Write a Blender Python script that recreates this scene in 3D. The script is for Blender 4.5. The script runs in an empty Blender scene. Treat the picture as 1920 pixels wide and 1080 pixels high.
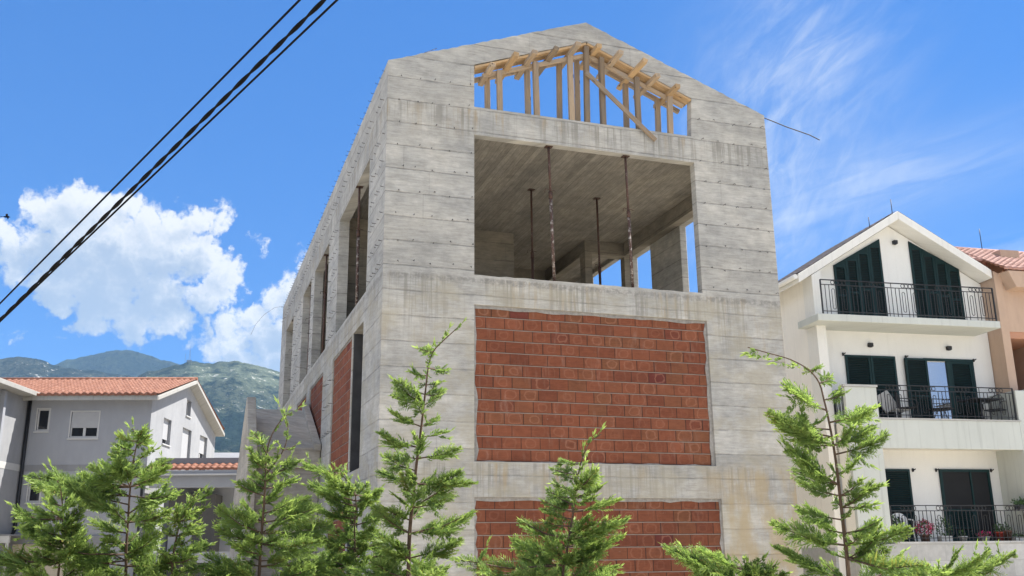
import bpy, bmesh, math, random
import numpy as np
from mathutils import Vector, Matrix
from mathutils.geometry import tessellate_polygon

random.seed(7); np.random.seed(7)
scene = bpy.context.scene
COL = scene.collection
R = math.radians

# ------------------------------------------------------------------ camera
YAW, PITCH, ROLL, FPX = 0.324287, 0.266353, -0.011008, 1814.54
CAM = Vector((-3.3447, -17.7296, 1.6))
Fv = Vector((math.sin(YAW)*math.cos(PITCH), math.cos(YAW)*math.cos(PITCH), math.sin(PITCH)))
Rv = Vector((math.cos(YAW), -math.sin(YAW), 0)); Uv = Rv.cross(Fv)
cr = Rv*math.cos(ROLL)+Uv*math.sin(ROLL); cu = -Rv*math.sin(ROLL)+Uv*math.cos(ROLL)
cd = bpy.data.cameras.new('camera'); co = bpy.data.objects.new('camera', cd); COL.objects.link(co)
mw = Matrix((cr, cu, -Fv)).transposed().to_4x4(); mw.translation = CAM
co.matrix_world = mw
cd.sensor_width = 36; cd.lens = FPX/1920*36; cd.clip_start = .1; cd.clip_end = 30000
scene.camera = co

# ------------------------------------------------------------------ light and exposure
SUN_DIR = Vector((.83, .045, 1.25)).normalized()          # towards the sun: right, a little behind the houses
SUN_EL = math.asin(SUN_DIR.z); SUN_AZ = math.atan2(SUN_DIR.x, SUN_DIR.y)
SUN_STRENGTH = 5.0
SKY_STRENGTH = .10
SKY_TINT = (.036, .150, .360)                          # camera-like tone of a deep clear sky
EXPOSURE = 1.35
HAZE = 6e-5                                               # per metre, even
scene.view_settings.view_transform = 'Standard'; scene.view_settings.look = 'None'
scene.view_settings.gamma = 1; scene.view_settings.exposure = EXPOSURE
sl = bpy.data.lights.new('sun', 'SUN'); sl.energy = SUN_STRENGTH; sl.angle = R(.53); sl.color = (1, .95, .86)
so = bpy.data.objects.new('sun', sl); COL.objects.link(so)
so.rotation_euler = SUN_DIR.to_track_quat('Z', 'Y').to_euler(); so.location = (60, 30, 80)
try:
    scene.cycles.max_bounces = 8; scene.cycles.diffuse_bounces = 4; scene.cycles.volume_bounces = 0
    scene.cycles.transparent_max_bounces = 8; scene.cycles.sample_clamp_indirect = 8
except Exception: pass

# measured positions of the young trees, of the cloud and of the ridges (azimuth, elevation)
TREES={
't5':([(-1.863,-11.072,1.435),(-1.878,-11.152,1.729),(-1.873,-11.223,1.970),(-1.867,-11.294,2.212),(-1.856,-11.358,2.419),(-1.848,-11.420,2.626),(-1.841,-11.472,2.799),(-1.818,-11.509,2.902),(-1.762,-11.548,2.970),(-1.655,-11.615,3.076)],
 [(-1.662,-11.341,2.820),(-2.093,-11.595,2.683),(-1.719,-11.404,2.725),(-2.085,-11.445,2.609),(-1.664,-11.223,2.678),(-2.098,-11.466,2.507),(-1.708,-11.237,2.511),(-2.170,-11.475,2.357),(-1.650,-11.334,2.399),(-1.625,-11.502,2.271),(-2.031,-10.980,2.259),(-1.626,-11.511,2.114),(-2.075,-11.009,2.146),(-1.551,-11.590,2.034),(-1.454,-11.245,1.862),(-1.574,-11.352,1.689),(-1.543,-10.924,1.497),(-2.157,-11.270,1.897),(-2.110,-10.879,1.735),(-2.137,-11.252,1.543),(-1.597,-11.229,1.972),(-2.031,-11.283,1.983),(-1.804,-11.266,2.988),(-1.985,-11.265,1.676),(-1.660,-10.977,1.553),(-2.078,-11.295,1.626),(-1.616,-11.167,1.780)],
 []),
't6':([(-1.069,-11.882,1.422),(-1.059,-11.931,1.581),(-1.050,-11.971,1.708),(-1.038,-12.012,1.836),(-1.032,-12.050,1.963),(-1.026,-12.080,2.058),(-1.009,-12.113,2.154),(-0.975,-12.152,2.249),(-0.907,-12.189,2.299)],
 [(-1.074,-11.898,2.165),(-1.008,-12.331,2.074),(-1.164,-11.959,2.105),(-0.912,-12.207,1.990),(-1.109,-11.758,1.987),(-0.826,-12.266,1.901),(-1.163,-11.780,1.861),(-0.814,-12.312,1.784),(-1.331,-11.814,1.794),(-0.778,-12.165,1.687),(-1.311,-11.603,1.683),(-0.823,-12.154,1.510),(-1.270,-11.659,1.567),(-1.442,-12.011,1.468),(-0.954,-12.055,2.193),(-0.944,-12.178,1.924),(-1.078,-11.690,1.714),(-0.969,-12.125,1.580),(-1.086,-11.820,1.910),(-1.292,-12.063,1.476),(-0.822,-11.960,1.707)],
 []),
't7':([(0.286,-12.883,1.419),(0.240,-12.944,1.683),(0.201,-12.990,1.888),(0.168,-13.029,2.063),(0.134,-13.060,2.210),(0.102,-13.083,2.327),(0.075,-13.099,2.415),(0.042,-13.115,2.509),(-0.021,-13.115,2.582),(-0.123,-13.097,2.639),(-0.247,-13.066,2.676),(-0.358,-13.038,2.709)],
 [(0.143,-12.985,2.623),(-0.271,-13.234,2.452),(0.247,-13.085,2.470),(-0.275,-13.067,2.332),(0.471,-12.956,2.403),(-0.241,-13.117,2.276),(0.471,-13.000,2.290),(-0.255,-13.156,2.163),(0.490,-13.097,2.227),(-0.118,-13.047,2.077),(0.083,-12.725,2.056),(0.327,-13.209,1.934),(0.076,-12.735,1.833),(0.282,-13.216,1.745),(-0.078,-12.728,1.608),(0.523,-13.153,1.697),(0.758,-12.797,1.517),(-0.090,-12.997,1.683),(0.221,-12.998,2.577),(0.141,-13.263,2.071),(0.145,-12.906,1.967),(0.264,-13.118,1.881),(0.239,-12.689,1.749),(0.308,-13.105,1.593),(0.241,-12.705,1.536),(0.101,-13.298,2.240),(0.028,-12.868,1.968),(0.293,-13.070,1.680)],
 []),
't7b':([(-0.188,-12.751,0.754),(-0.215,-12.823,1.036),(-0.255,-12.875,1.261),(-0.291,-12.895,1.374),(-0.338,-12.900,1.445),(-0.383,-12.897,1.488)],
 [(-0.780,-12.694,1.626),(-0.692,-12.936,1.603),(-0.485,-12.800,1.574),(-0.457,-13.000,1.551),(-0.129,-12.714,1.505),(-0.250,-13.102,1.475),(-0.570,-12.644,1.511)],
 []),
't7c':([(0.781,-12.733,0.697),(0.764,-12.813,0.995),(0.764,-12.881,1.233),(0.790,-12.924,1.351),(0.843,-12.963,1.425)],
 [(1.338,-13.060,1.563),(0.920,-13.272,1.572),(1.009,-12.978,1.587),(0.761,-13.071,1.516),(0.886,-12.726,1.503),(0.529,-13.032,1.461),(1.183,-12.899,1.488)],
 []),
't2':([(-3.666,-10.467,1.438),(-3.676,-10.513,1.611),(-3.678,-10.572,1.818),(-3.681,-10.621,1.990),(-3.677,-10.672,2.163),(-3.666,-10.710,2.284),(-3.659,-10.738,2.370),(-3.697,-10.742,2.429)],
 [(-3.805,-10.502,2.407),(-3.619,-10.999,2.397),(-3.814,-10.588,2.336),(-3.552,-10.861,2.292),(-3.884,-10.349,2.234),(-3.448,-10.913,2.164),(-4.385,-10.231,2.140),(-3.371,-10.964,1.984),(-3.974,-10.449,2.040),(-3.410,-10.789,1.880),(-3.921,-10.222,1.836),(-3.466,-10.786,1.743),(-3.957,-10.221,1.607),(-3.355,-10.856,1.590),(-4.082,-10.727,2.067),(-3.826,-10.705,2.071),(-3.554,-10.425,2.111),(-3.777,-10.731,1.915),(-3.588,-10.428,1.894),(-3.807,-10.739,1.712),(-3.528,-10.475,1.609),(-3.785,-10.562,1.527),(-4.260,-10.190,2.119),(-3.992,-10.718,2.120)],
 []),
't2b':([(-3.309,-10.613,0.770),(-3.347,-10.707,1.138),(-3.369,-10.786,1.440),(-3.372,-10.833,1.607),(-3.352,-10.888,1.774),(-3.312,-10.935,1.891),(-3.266,-10.978,1.987)],
 [(-3.164,-10.823,2.011),(-3.378,-11.157,1.904),(-3.179,-10.898,1.910),(-3.467,-10.963,1.789),(-3.183,-10.678,1.797),(-3.487,-10.968,1.641),(-3.124,-10.739,1.673),(-3.508,-11.005,1.528),(-3.134,-10.805,1.537),(-3.331,-10.985,1.705),(-3.422,-10.533,1.573),(-3.242,-11.036,1.589),(-3.605,-10.539,1.541)],
 []),
't1':([(-4.063,-10.665,1.450),(-4.058,-10.733,1.680),(-4.057,-10.767,1.796),(-4.069,-10.796,1.911),(-4.090,-10.822,2.027),(-4.128,-10.830,2.099)],
 [(-4.202,-10.578,1.996),(-3.997,-11.071,1.947),(-4.282,-10.641,1.927),(-3.939,-10.947,1.905),(-4.395,-10.407,1.893),(-3.930,-10.975,1.803),(-4.318,-10.485,1.807),(-3.922,-11.039,1.749),(-4.307,-10.589,1.774),(-4.218,-10.775,1.632),(-3.927,-10.475,1.579),(-4.265,-10.781,1.520),(-4.006,-10.534,1.614),(-4.160,-10.948,1.711),(-3.938,-10.633,1.497),(-4.132,-10.780,1.550),(-3.898,-10.504,1.647),(-3.791,-10.939,1.515)],
 []),
't3':([(-2.816,-10.750,1.428),(-2.819,-10.798,1.601),(-2.821,-10.857,1.808),(-2.821,-10.907,1.981),(-2.825,-10.946,2.119),(-2.828,-10.984,2.257),(-2.804,-11.027,2.378),(-2.744,-11.077,2.481),(-2.685,-11.107,2.518)],
 [(-2.916,-10.804,2.418),(-2.950,-11.174,2.223),(-2.624,-10.985,2.326),(-2.935,-11.024,2.139),(-2.582,-10.785,2.226),(-3.022,-11.027,2.062),(-2.509,-10.815,1.981),(-3.118,-11.022,1.891),(-2.451,-10.924,1.912),(-3.122,-10.859,1.784),(-2.341,-10.741,1.793),(-3.055,-10.874,1.570),(-2.553,-10.690,1.598),(-2.476,-11.177,1.680),(-3.019,-10.670,1.691),(-2.674,-11.034,1.871),(-2.943,-10.587,1.961),(-2.727,-11.124,2.055),(-2.701,-10.672,1.706),(-2.955,-10.970,1.519),(-3.106,-10.580,1.482),(-2.480,-10.996,1.512),(-2.583,-10.748,2.101),(-2.882,-10.971,1.703)],
 [[(-2.825,-10.946,2.119),(-2.757,-10.996,2.215),(-2.713,-11.037,2.308),(-2.706,-11.075,2.428),(-2.736,-11.089,2.512)]]),
't4':([(-2.124,-10.540,1.410),(-2.148,-10.595,1.631),(-2.164,-10.637,1.796),(-2.163,-10.675,1.924),(-2.185,-10.699,2.034),(-2.242,-10.701,2.108),(-2.292,-10.697,2.153)],
 [(-2.530,-10.450,2.257),(-2.431,-10.889,2.147),(-2.198,-10.637,2.140),(-2.011,-10.867,2.037),(-2.373,-10.330,1.920),(-2.449,-10.685,1.723),(-2.299,-10.327,1.558),(-2.009,-10.953,1.876),(-1.906,-10.610,1.703),(-1.911,-10.752,1.519),(-2.230,-10.404,2.013),(-2.116,-10.873,1.988),(-2.298,-10.392,1.784),(-2.078,-10.900,1.770),(-2.226,-10.471,1.595),(-2.058,-10.719,1.575),(-2.462,-10.354,2.110),(-2.123,-10.896,2.078),(-2.392,-10.437,2.048)],
 []),
}
BLOBS=[(-0.1786,0.2816,0.0232),(-0.1563,0.2870,0.0221),(-0.1360,0.3147,0.0303),(-0.1178,0.3246,0.0287),(-0.0977,0.3196,0.0248),(-0.0731,0.3225,0.0209),(-0.1222,0.2762,0.0469),(-0.0790,0.2808,0.0524),(-0.0397,0.2898,0.0469),(-0.0215,0.3176,0.0248),(0.0017,0.3223,0.0193),(0.0183,0.3343,0.0121),(0.0177,0.3211,0.0154),(0.0017,0.2882,0.0331),(0.0241,0.2687,0.0248),(-0.0357,0.2434,0.0413),(-0.0895,0.2389,0.0441),(-0.1277,0.2404,0.0303),(-0.0586,0.2210,0.0276),(-0.0290,0.2231,0.0232),(-0.0971,0.2179,0.0221),(0.0152,0.2470,0.0248),(0.0346,0.2694,0.0110),(-0.1625,0.2615,0.0221),(0.1091,0.2898,0.0143),(0.0995,0.2623,0.0248),(0.0788,0.2452,0.0248),(0.0531,0.2279,0.0232),(0.0329,0.2163,0.0221),(0.0702,0.2074,0.0303),(0.1016,0.2193,0.0331),(0.0395,0.1955,0.0248),(0.0613,0.1805,0.0221),(0.0123,0.2152,0.0154),(0.1085,0.1874,0.0276),(0.0184,0.2024,0.0187),(0.0510,0.1775,0.0232),(0.0796,0.1811,0.0232),(0.0094,0.2203,0.0143),(-0.0072,0.2036,0.0088),(0.0944,0.2030,0.0276)]
SMALL=[(0.0518,0.3185,0.0050),(0.0561,0.3092,0.0077),(0.0551,0.2995,0.0066),(-0.1545,0.1931,0.0072),(-0.1619,0.1984,0.0050),(-0.1509,0.2008,0.0044),(-0.1158,0.1938,0.0050)]
RIDGE_FAR=[(-0.2187,0.1531),(-0.1689,0.1636),(-0.1384,0.1697),(-0.1229,0.1738),(-0.1120,0.1796),(-0.0983,0.1835),(-0.0845,0.1875),(-0.0729,0.1913),(-0.0634,0.1930),(-0.0536,0.1920),(-0.0410,0.1882),(-0.0308,0.1852),(-0.0156,0.1813),(-0.0002,0.1769),(0.0204,0.1736),(0.0411,0.1713),(0.0724,0.1692),(0.1041,0.1685)]
RIDGE_LEFT=[(-0.2906,0.1570),(-0.2205,0.1671),(-0.1959,0.1721),(-0.1703,0.1761),(-0.1618,0.1783),(-0.1530,0.1795),(-0.1439,0.1787),(-0.1346,0.1764),(-0.1252,0.1736),(-0.1064,0.1709),(-0.0876,0.1701),(-0.0683,0.1682),(-0.0489,0.1672),(-0.0290,0.1631),(-0.0087,0.1568),(0.0222,0.1466),(0.0643,0.1279)]
RIDGE_RIGHT=[(-0.1101,0.1172),(-0.0760,0.1476),(-0.0582,0.1622),(-0.0420,0.1722),(-0.0252,0.1767),(-0.0130,0.1804),(-0.0057,0.1839),(0.0069,0.1840),(0.0197,0.1830),(0.0298,0.1850),(0.0401,0.1865),(0.0505,0.1854),(0.0611,0.1826),(0.0718,0.1803),(0.0797,0.1785),(0.0877,0.1771),(0.1248,0.1824),(0.1792,0.1781),(0.2899,0.1841),(0.4009,0.1662),(0.5107,0.1734),(0.6143,0.1523),(0.8019,0.1246),(0.9571,0.0938)]
MAST=(-0.0033, 0.1851)
CABLES=[((-5.859,-3.617,4.894),(-2.648,-9.554,6.574)),((-5.765,-3.996,4.585),(-2.452,-9.806,6.461)),((-5.764,-3.991,4.565),(-2.341,-9.843,6.460))]
BIRD=(-14.964,45.926,21.968)


# ------------------------------------------------------------------ node helper
class NT:
    def __init__(s, tree): s.t = tree; s.L = tree.links
    def node(s, typ, **kw):
        n = s.t.nodes.new(typ)
        for k, v in kw.items(): setattr(n, k, v)
        return n
    def put(s, sock, v):
        if v is None: return
        if isinstance(v, bpy.types.NodeSocket): s.L.new(v, sock)
        elif isinstance(v, (tuple, list)) and len(v) == 3 and sock.type == 'RGBA': sock.default_value = (*v, 1)
        else: sock.default_value = v
    def m(s, op, a, b=None, c=None, clamp=False):
        n = s.node('ShaderNodeMath', operation=op); n.use_clamp = clamp
        for i, v in enumerate((a, b, c)): s.put(n.inputs[i], v)
        return n.outputs[0]
    def add(s, a, b): return s.m('ADD', a, b)
    def sub(s, a, b): return s.m('SUBTRACT', a, b)
    def mul(s, a, b): return s.m('MULTIPLY', a, b)
    def vec(s, x, y, z):
        n = s.node('ShaderNodeCombineXYZ')
        for i, v in enumerate((x, y, z)): s.put(n.inputs[i], v)
        return n.outputs[0]
    def sep(s, v):
        n = s.node('ShaderNodeSeparateXYZ'); s.put(n.inputs[0], v); return n.outputs
    def noise(s, v, scale=1, detail=4, rough=.55, dist=0, color=False):
        n = s.node('ShaderNodeTexNoise'); s.put(n.inputs['Vector'], v)
        n.inputs['Scale'].default_value = scale; n.inputs['Detail'].default_value = detail
        n.inputs['Roughness'].default_value = rough; n.inputs['Distortion'].default_value = dist
        return n.outputs['Color' if color else 'Fac']
    def white(s, v):
        n = s.node('ShaderNodeTexWhiteNoise', noise_dimensions='3D'); s.put(n.inputs['Vector'], v); return n.outputs
    def voronoi(s, v, scale=1, feature='F1', out='Distance'):
        n = s.node('ShaderNodeTexVoronoi', feature=feature); s.put(n.inputs['Vector'], v)
        n.inputs['Scale'].default_value = scale; return n.outputs[out]
    def ss(s, v, a, b, lo=0., hi=1.):
        n = s.node('ShaderNodeMapRange', interpolation_type='SMOOTHSTEP'); n.clamp = True
        s.put(n.inputs[0], v); s.put(n.inputs[1], a); s.put(n.inputs[2], b); s.put(n.inputs[3], lo); s.put(n.inputs[4], hi)
        return n.outputs[0]
    def lin(s, v, a, b, lo=0., hi=1.):
        n = s.node('ShaderNodeMapRange'); n.clamp = True
        s.put(n.inputs[0], v); s.put(n.inputs[1], a); s.put(n.inputs[2], b); s.put(n.inputs[3], lo); s.put(n.inputs[4], hi)
        return n.outputs[0]
    def mix(s, f, a, b, mode='MIX'):
        n = s.node('ShaderNodeMix', data_type='RGBA', blend_type=mode); n.clamp_factor = True
        s.put(n.inputs[0], f); s.put(n.inputs[6], a); s.put(n.inputs[7], b); return n.outputs[2]
    def scale(s, col, f):
        n = s.node('ShaderNodeVectorMath', operation='SCALE'); s.put(n.inputs[0], col); s.put(n.inputs['Scale'], f); return n.outputs[0]
    def ramp(s, f, stops):
        n = s.node('ShaderNodeValToRGB'); s.put(n.inputs[0], f); e = n.color_ramp.elements
        while len(e) < len(stops): e.new(.5)
        for q, (p, c) in zip(e, stops): q.position = p; q.color = (*c, 1)
        return n.outputs[0]
    def bump(s, h, strength=.3, dist=.02):
        n = s.node('ShaderNodeBump'); s.put(n.inputs['Height'], h)
        n.inputs['Strength'].default_value = strength; n.inputs['Distance'].default_value = dist
        return n.outputs[0]

def material(name):
    m = bpy.data.materials.new(name); m.use_nodes = True
    nt = NT(m.node_tree); p = m.node_tree.nodes['Principled BSDF']
    return m, nt, p
def objco(nt):
    return nt.node('ShaderNodeTexCoord').outputs['Object']
def rnd(nt): return nt.node('ShaderNodeObjectInfo').outputs['Random']

def plain(name, col, rough=.6, var=.12, scale=6, metal=0, bump=.0, spec=None):
    m, nt, p = material(name); c = objco(nt)
    f = nt.noise(c, scale, 5, .6)
    f2 = nt.noise(c, scale*.17, 3)
    k = nt.add(nt.lin(f, .25, .75, 1-var, 1+var), nt.lin(f2, .3, .7, -var*.5, var*.5))
    nt.L.new(nt.scale(nt.mix(0, col, col), k), p.inputs['Base Color'])
    p.inputs['Roughness'].default_value = rough; p.inputs['Metallic'].default_value = metal
    if spec is not None: p.inputs['Specular IOR Level'].default_value = spec
    if bump: nt.L.new(nt.bump(nt.noise(c, scale*8, 4), bump, .01), p.inputs['Normal'])
    return m

# ------------------------------------------------------------------ world: clear sky with cumulus and cirrus
world = bpy.data.worlds.new('World'); scene.world = world; world.use_nodes = True
try:
    world.cycles.sampling_method = 'MANUAL'; world.cycles.sample_map_resolution = 256
except Exception: pass
wt = world.node_tree; wt.nodes.clear(); W = NT(wt)
sky = W.node('ShaderNodeTexSky', sky_type='NISHITA'); sky.sun_disc = False
sky.sun_elevation = SUN_EL; sky.sun_rotation = SUN_AZ; sky.air_density = 1.0; sky.dust_density = .3; sky.ozone_density = 2.5; sky.altitude = 100
tc = W.node('ShaderNodeTexCoord').outputs['Generated']
dx, dy, dz = W.sep(tc)
AZ = W.m('ARCTAN2', dx, dy); EL = W.m('ARCSINE', dz)
def group_cloud():
    g = bpy.data.node_groups.new('cloud_density', 'ShaderNodeTree')
    g.interface.new_socket('az', in_out='INPUT', socket_type='NodeSocketFloat')
    g.interface.new_socket('el', in_out='INPUT', socket_type='NodeSocketFloat')
    g.interface.new_socket('d', in_out='OUTPUT', socket_type='NodeSocketFloat')
    N = NT(g); gi = N.node('NodeGroupInput'); go = N.node('NodeGroupOutput')
    a, e = gi.outputs[0], gi.outputs[1]
    p = N.vec(a, e, 0.)
    # billowy offsets push the outline about
    w1 = N.noise(p, 26, 2, .5, color=True); w2 = N.noise(p, 85, 4, .6, color=True)
    sx, sy, _ = N.sep(w1); tx, ty, _ = N.sep(w2)
    a2 = N.add(a, N.add(N.mul(N.sub(sx, .5), .045), N.mul(N.sub(tx, .5), .022)))
    e2 = N.add(e, N.add(N.mul(N.sub(sy, .5), .040), N.mul(N.sub(ty, .5), .022)))
    best = None
    for (ba, be, br) in BLOBS+SMALL:
        d = N.m('POWER', N.sub(a2, ba), 2.); d = N.add(d, N.m('POWER', N.mul(N.sub(e2, be), 1.08), 2.))
        d = N.sub(1., N.mul(N.m('SQRT', d), 1/br)); d = N.mul(d, min(1.0, br/.03))
        best = d if best is None else N.m('SMOOTH_MAX', best, d, .15)
    big = best
    bill = N.voronoi(N.vec(a2, e2, .3), 55, 'F1'); 
    bill2 = N.voronoi(N.vec(a2, e2, .7), 130, 'F1')
    n3 = N.noise(p, 190, 4, .62)
    d = N.add(big, N.mul(N.sub(.42, bill), .34)); d = N.add(d, N.mul(N.sub(.42, bill2), .2)); d = N.add(d, N.mul(N.sub(n3, .5), .5))
    N.L.new(d, go.inputs[0]); return g
CG = group_cloud()
def cloud(a, e):
    n = W.node('ShaderNodeGroup'); n.node_tree = CG; W.put(n.inputs[0], a); W.put(n.inputs[1], e); return n.outputs[0]
d0 = cloud(AZ, EL); d1 = cloud(W.add(AZ, .009), W.add(EL, .013)); d2 = cloud(W.add(AZ, .020), W.add(EL, .048))
alpha = W.ss(d0, -.03, .34)
occ = W.add(W.mul(W.m('MAXIMUM', d1, 0.), .45), W.mul(W.m('MAXIMUM', d2, 0.), .62))
lit = W.m('EXPONENT', W.mul(occ, -2.1))
lit = W.ss(lit, .15, .98)
ccol = W.mix(lit, (.47, .56, .70), (1.03, 1.02, 1.0))
# cirrus: streaks drawn out by the wind
def streak(rot, sa, se, scale, seed):
    ca, sn = math.cos(rot), math.sin(rot)
    x = W.add(W.mul(AZ, ca), W.mul(EL, sn)); y = W.sub(W.mul(EL, ca), W.mul(AZ, sn))
    return W.noise(W.vec(W.mul(x, sa), W.mul(y, se), seed), scale, 5, .62, .6)
def gauss(ca, ce, ra, re, rot=0.):
    c, s_ = math.cos(rot), math.sin(rot)
    a = W.sub(AZ, ca); e = W.sub(EL, ce)
    x = W.mul(W.add(W.mul(a, c), W.mul(e, s_)), 1/ra); y = W.mul(W.sub(W.mul(e, c), W.mul(a, s_)), 1/re)
    return W.m('EXPONENT', W.mul(W.add(W.mul(x, x), W.mul(y, y)), -1.))
st1 = streak(.55, 6, 22, 2.2, 1.3); st2 = streak(.18, 4, 26, 2.0, 4.1); st3 = streak(1.1, 9, 20, 3.0, 7.7)
ci = W.mul(gauss(.655, .475, .085, .075, .5), W.ss(st1, .33, .85, 0, .72))
ci = W.add(ci, W.mul(gauss(.60, .37, .09, .10, .9), W.ss(st3, .33, .85, 0, .62)))
ci = W.add(ci, W.mul(gauss(.70, .345, .17, .030, .12), W.ss(st2, .25, .8, 0, .55)))
ci = W.add(ci, W.mul(gauss(.58, .29, .05, .05, .3), W.ss(st1, .34, .7, 0, .5)))
ci = W.add(ci, W.mul(gauss(.80, .26, .12, .02, .1), W.ss(st2, .34, .7, 0, .35)))
veil = W.add(W.mul(gauss(.64, .44, .10, .13, .3), .10), W.mul(gauss(.70, .34, .20, .05, .1), .10))
ci = W.m('MINIMUM', W.add(W.mul(ci, .70), veil), .8)
# bright cloud banks added out of view behind the viewer, as neutral fill light
behind = W.ss(W.m('COSINE', W.sub(AZ, .32)), .45, -.1)
fill_bank = W.mul(behind, W.ss(W.noise(tc, 2.3, 3, .6), .36, .60, .1, .85))
gm = W.node('ShaderNodeGamma'); W.put(gm.inputs[0], sky.outputs[0]); gm.inputs[1].default_value = .5
skyc = W.mix(1., gm.outputs[0], tuple(c*2**(-EXPOSURE)/SKY_STRENGTH for c in SKY_TINT), 'MULTIPLY')
CL = 1.0/SKY_STRENGTH * 2**(-EXPOSURE)
base = W.mix(fill_bank, W.mix(ci, skyc, (.88*CL, .93*CL, 1.0*CL)), (1.35*CL, 1.33*CL, 1.30*CL))
def bgnode(c):
    b = W.node('ShaderNodeBackground'); W.put(b.inputs[0], c); b.inputs[1].default_value = SKY_STRENGTH; return b.outputs[0]
def mixsh(f, a, b):
    n = W.node('ShaderNodeMixShader'); W.put(n.inputs[0], f); W.L.new(a, n.inputs[1]); W.L.new(b, n.inputs[2]); return n.outputs[0]
bs = bgnode(base)
inner = mixsh(alpha, bs, bgnode(W.scale(ccol, CL)))
near = W.mul(W.m('LESS_THAN', W.m('ABSOLUTE', W.sub(AZ, .02)), .42), W.m('LESS_THAN', W.m('ABSOLUTE', W.sub(EL, .28)), .2))
wo = W.node('ShaderNodeOutputWorld'); W.L.new(mixsh(near, bs, inner), wo.inputs[0])

# ------------------------------------------------------------------ mesh helpers
class MB:
    """collects vertices and faces of one mesh"""
    def __init__(s): s.v = []; s.f = []; s.sm = []
    def add(s, vs, fs, smooth=False):
        o = len(s.v); s.v += [tuple(p) for p in vs]; s.f += [tuple(i+o for i in f) for f in fs]; s.sm += [smooth]*len(fs)
        return s
    def box(s, x0, x1, y0, y1, z0, z1):
        v = [(x, y, z) for z in (z0, z1) for y in (y0, y1) for x in (x0, x1)]
        return s.add(v, [(0, 2, 3, 1), (4, 5, 7, 6), (0, 1, 5, 4), (2, 6, 7, 3), (0, 4, 6, 2), (1, 3, 7, 5)])
    def obox(s, c, X, Y, Z):
        """oriented box: centre and three half-axes"""
        c, X, Y, Z = map(Vector, (c, X, Y, Z))
        v = [c+X*i+Y*j+Z*k for k in (-1, 1) for j in (-1, 1) for i in (-1, 1)]
        return s.add(v, [(0, 2, 3, 1), (4, 5, 7, 6), (0, 1, 5, 4), (2, 6, 7, 3), (0, 4, 6, 2), (1, 3, 7, 5)])
    def bar(s, a, b, w, d, up=(0, 0, 1)):
        a, b = Vector(a), Vector(b); z = (b-a); L = z.length; z.normalize()
        u = Vector(up)
        if abs(z.dot(u)) > .95: u = Vector((0, 1, 0))
        x = z.cross(u).normalized(); y = x.cross(z)
        return s.obox((a+b)/2, x*w/2, y*d/2, z*L/2)
    def tube(s, pts, r, n=8, cap=True):
        pts = [Vector(p) for p in pts]; rs = r if isinstance(r, (list, tuple)) else [r]*len(pts)
        t0 = (pts[1]-pts[0]).normalized(); u = t0.orthogonal().normalized(); vs = []
        for i, p in enumerate(pts):
            t = (pts[min(i+1, len(pts)-1)]-pts[max(i-1, 0)]).normalized()
            u = (u-t*u.dot(t)).normalized(); w = t.cross(u)
            vs += [p+(u*math.cos(2*math.pi*k/n)+w*math.sin(2*math.pi*k/n))*rs[i] for k in range(n)]
        fs = [(i*n+k, i*n+(k+1) % n, (i+1)*n+(k+1) % n, (i+1)*n+k) for i in range(len(pts)-1) for k in range(n)]
        s.add(vs, fs, True)
        if cap:
            s.add(vs[:n], [tuple(reversed(range(n)))]); s.add(vs[-n:], [tuple(range(n))])
        return s
    def ring(s, c, ax, ay, r, th, n=14):
        c, ax, ay = Vector(c), Vector(ax), Vector(ay)
        return s.tube([c+ax*math.cos(2*math.pi*k/n)*r+ay*math.sin(2*math.pi*k/n)*r for k in range(n+1)], th, 5, False)
    def prism(s, poly, d0, d1, M, holes=()):
        """polygon (a, b) with holes, drawn out from d0 to d1; M maps (a, b, d) to xyz"""
        loops = [list(poly)]+[list(h) for h in holes]
        pts = [p for l in loops for p in l]
        tri = tessellate_polygon([[Vector((p[0], p[1], 0)) for p in l] for l in loops])
        n = len(pts); v = [M(a, b, d0) for a, b in pts]+[M(a, b, d1) for a, b in pts]
        f = [tuple(t) for t in tri]+[tuple(i+n for i in reversed(t)) for t in tri]
        o = 0
        for l in loops:
            k = len(l); f += [(o+i, o+(i+1) % k, o+(i+1) % k+n, o+i+n) for i in range(k)]; o += k
        return s.add(v, f)
    def lathe(s, c, prof, n=20):
        c = Vector(c)
        vs = [c+Vector((r*math.cos(2*math.pi*k/n), r*math.sin(2*math.pi*k/n), z)) for r, z in prof for k in range(n)]
        fs = [(i*n+k, i*n+(k+1) % n, (i+1)*n+(k+1) % n, (i+1)*n+k) for i in range(len(prof)-1) for k in range(n)]
        return s.add(vs, fs, True)
    def mesh(s, name, fix=True):
        me = bpy.data.meshes.new(name); me.from_pydata(s.v, [], s.f)
        me.polygons.foreach_set('use_smooth', s.sm); me.update()
        if fix:
            bm = bmesh.new(); bm.from_mesh(me); bmesh.ops.remove_doubles(bm, verts=bm.verts, dist=1e-5)
            bmesh.ops.recalc_face_normals(bm, faces=bm.faces); bm.to_mesh(me); bm.free()
        return me
    def build(s, name, mat, parent=None, bevel=0, fix=True):
        me = s.mesh(name, fix); o = bpy.data.objects.new(name, me); COL.objects.link(o)
        for m in (mat if isinstance(mat, (list, tuple)) else [mat]): me.materials.append(m)
        if parent is not None: o.parent = parent
        if bevel:
            b = o.modifiers.new('edge', 'BEVEL'); b.width = bevel; b.segments = 1; b.limit_method = 'ANGLE'; b.angle_limit = R(40)
        return o
XZ = lambda a, b, d: (a, d, b)        # polygon stands facing -y
YZ = lambda a, b, d: (d, a, b)        # polygon stands facing -x
XY = lambda a, b, d: (a, b, d)
def rect(a0, a1, b0, b1): return [(a0, b0), (a1, b0), (a1, b1), (a0, b1)]

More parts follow.
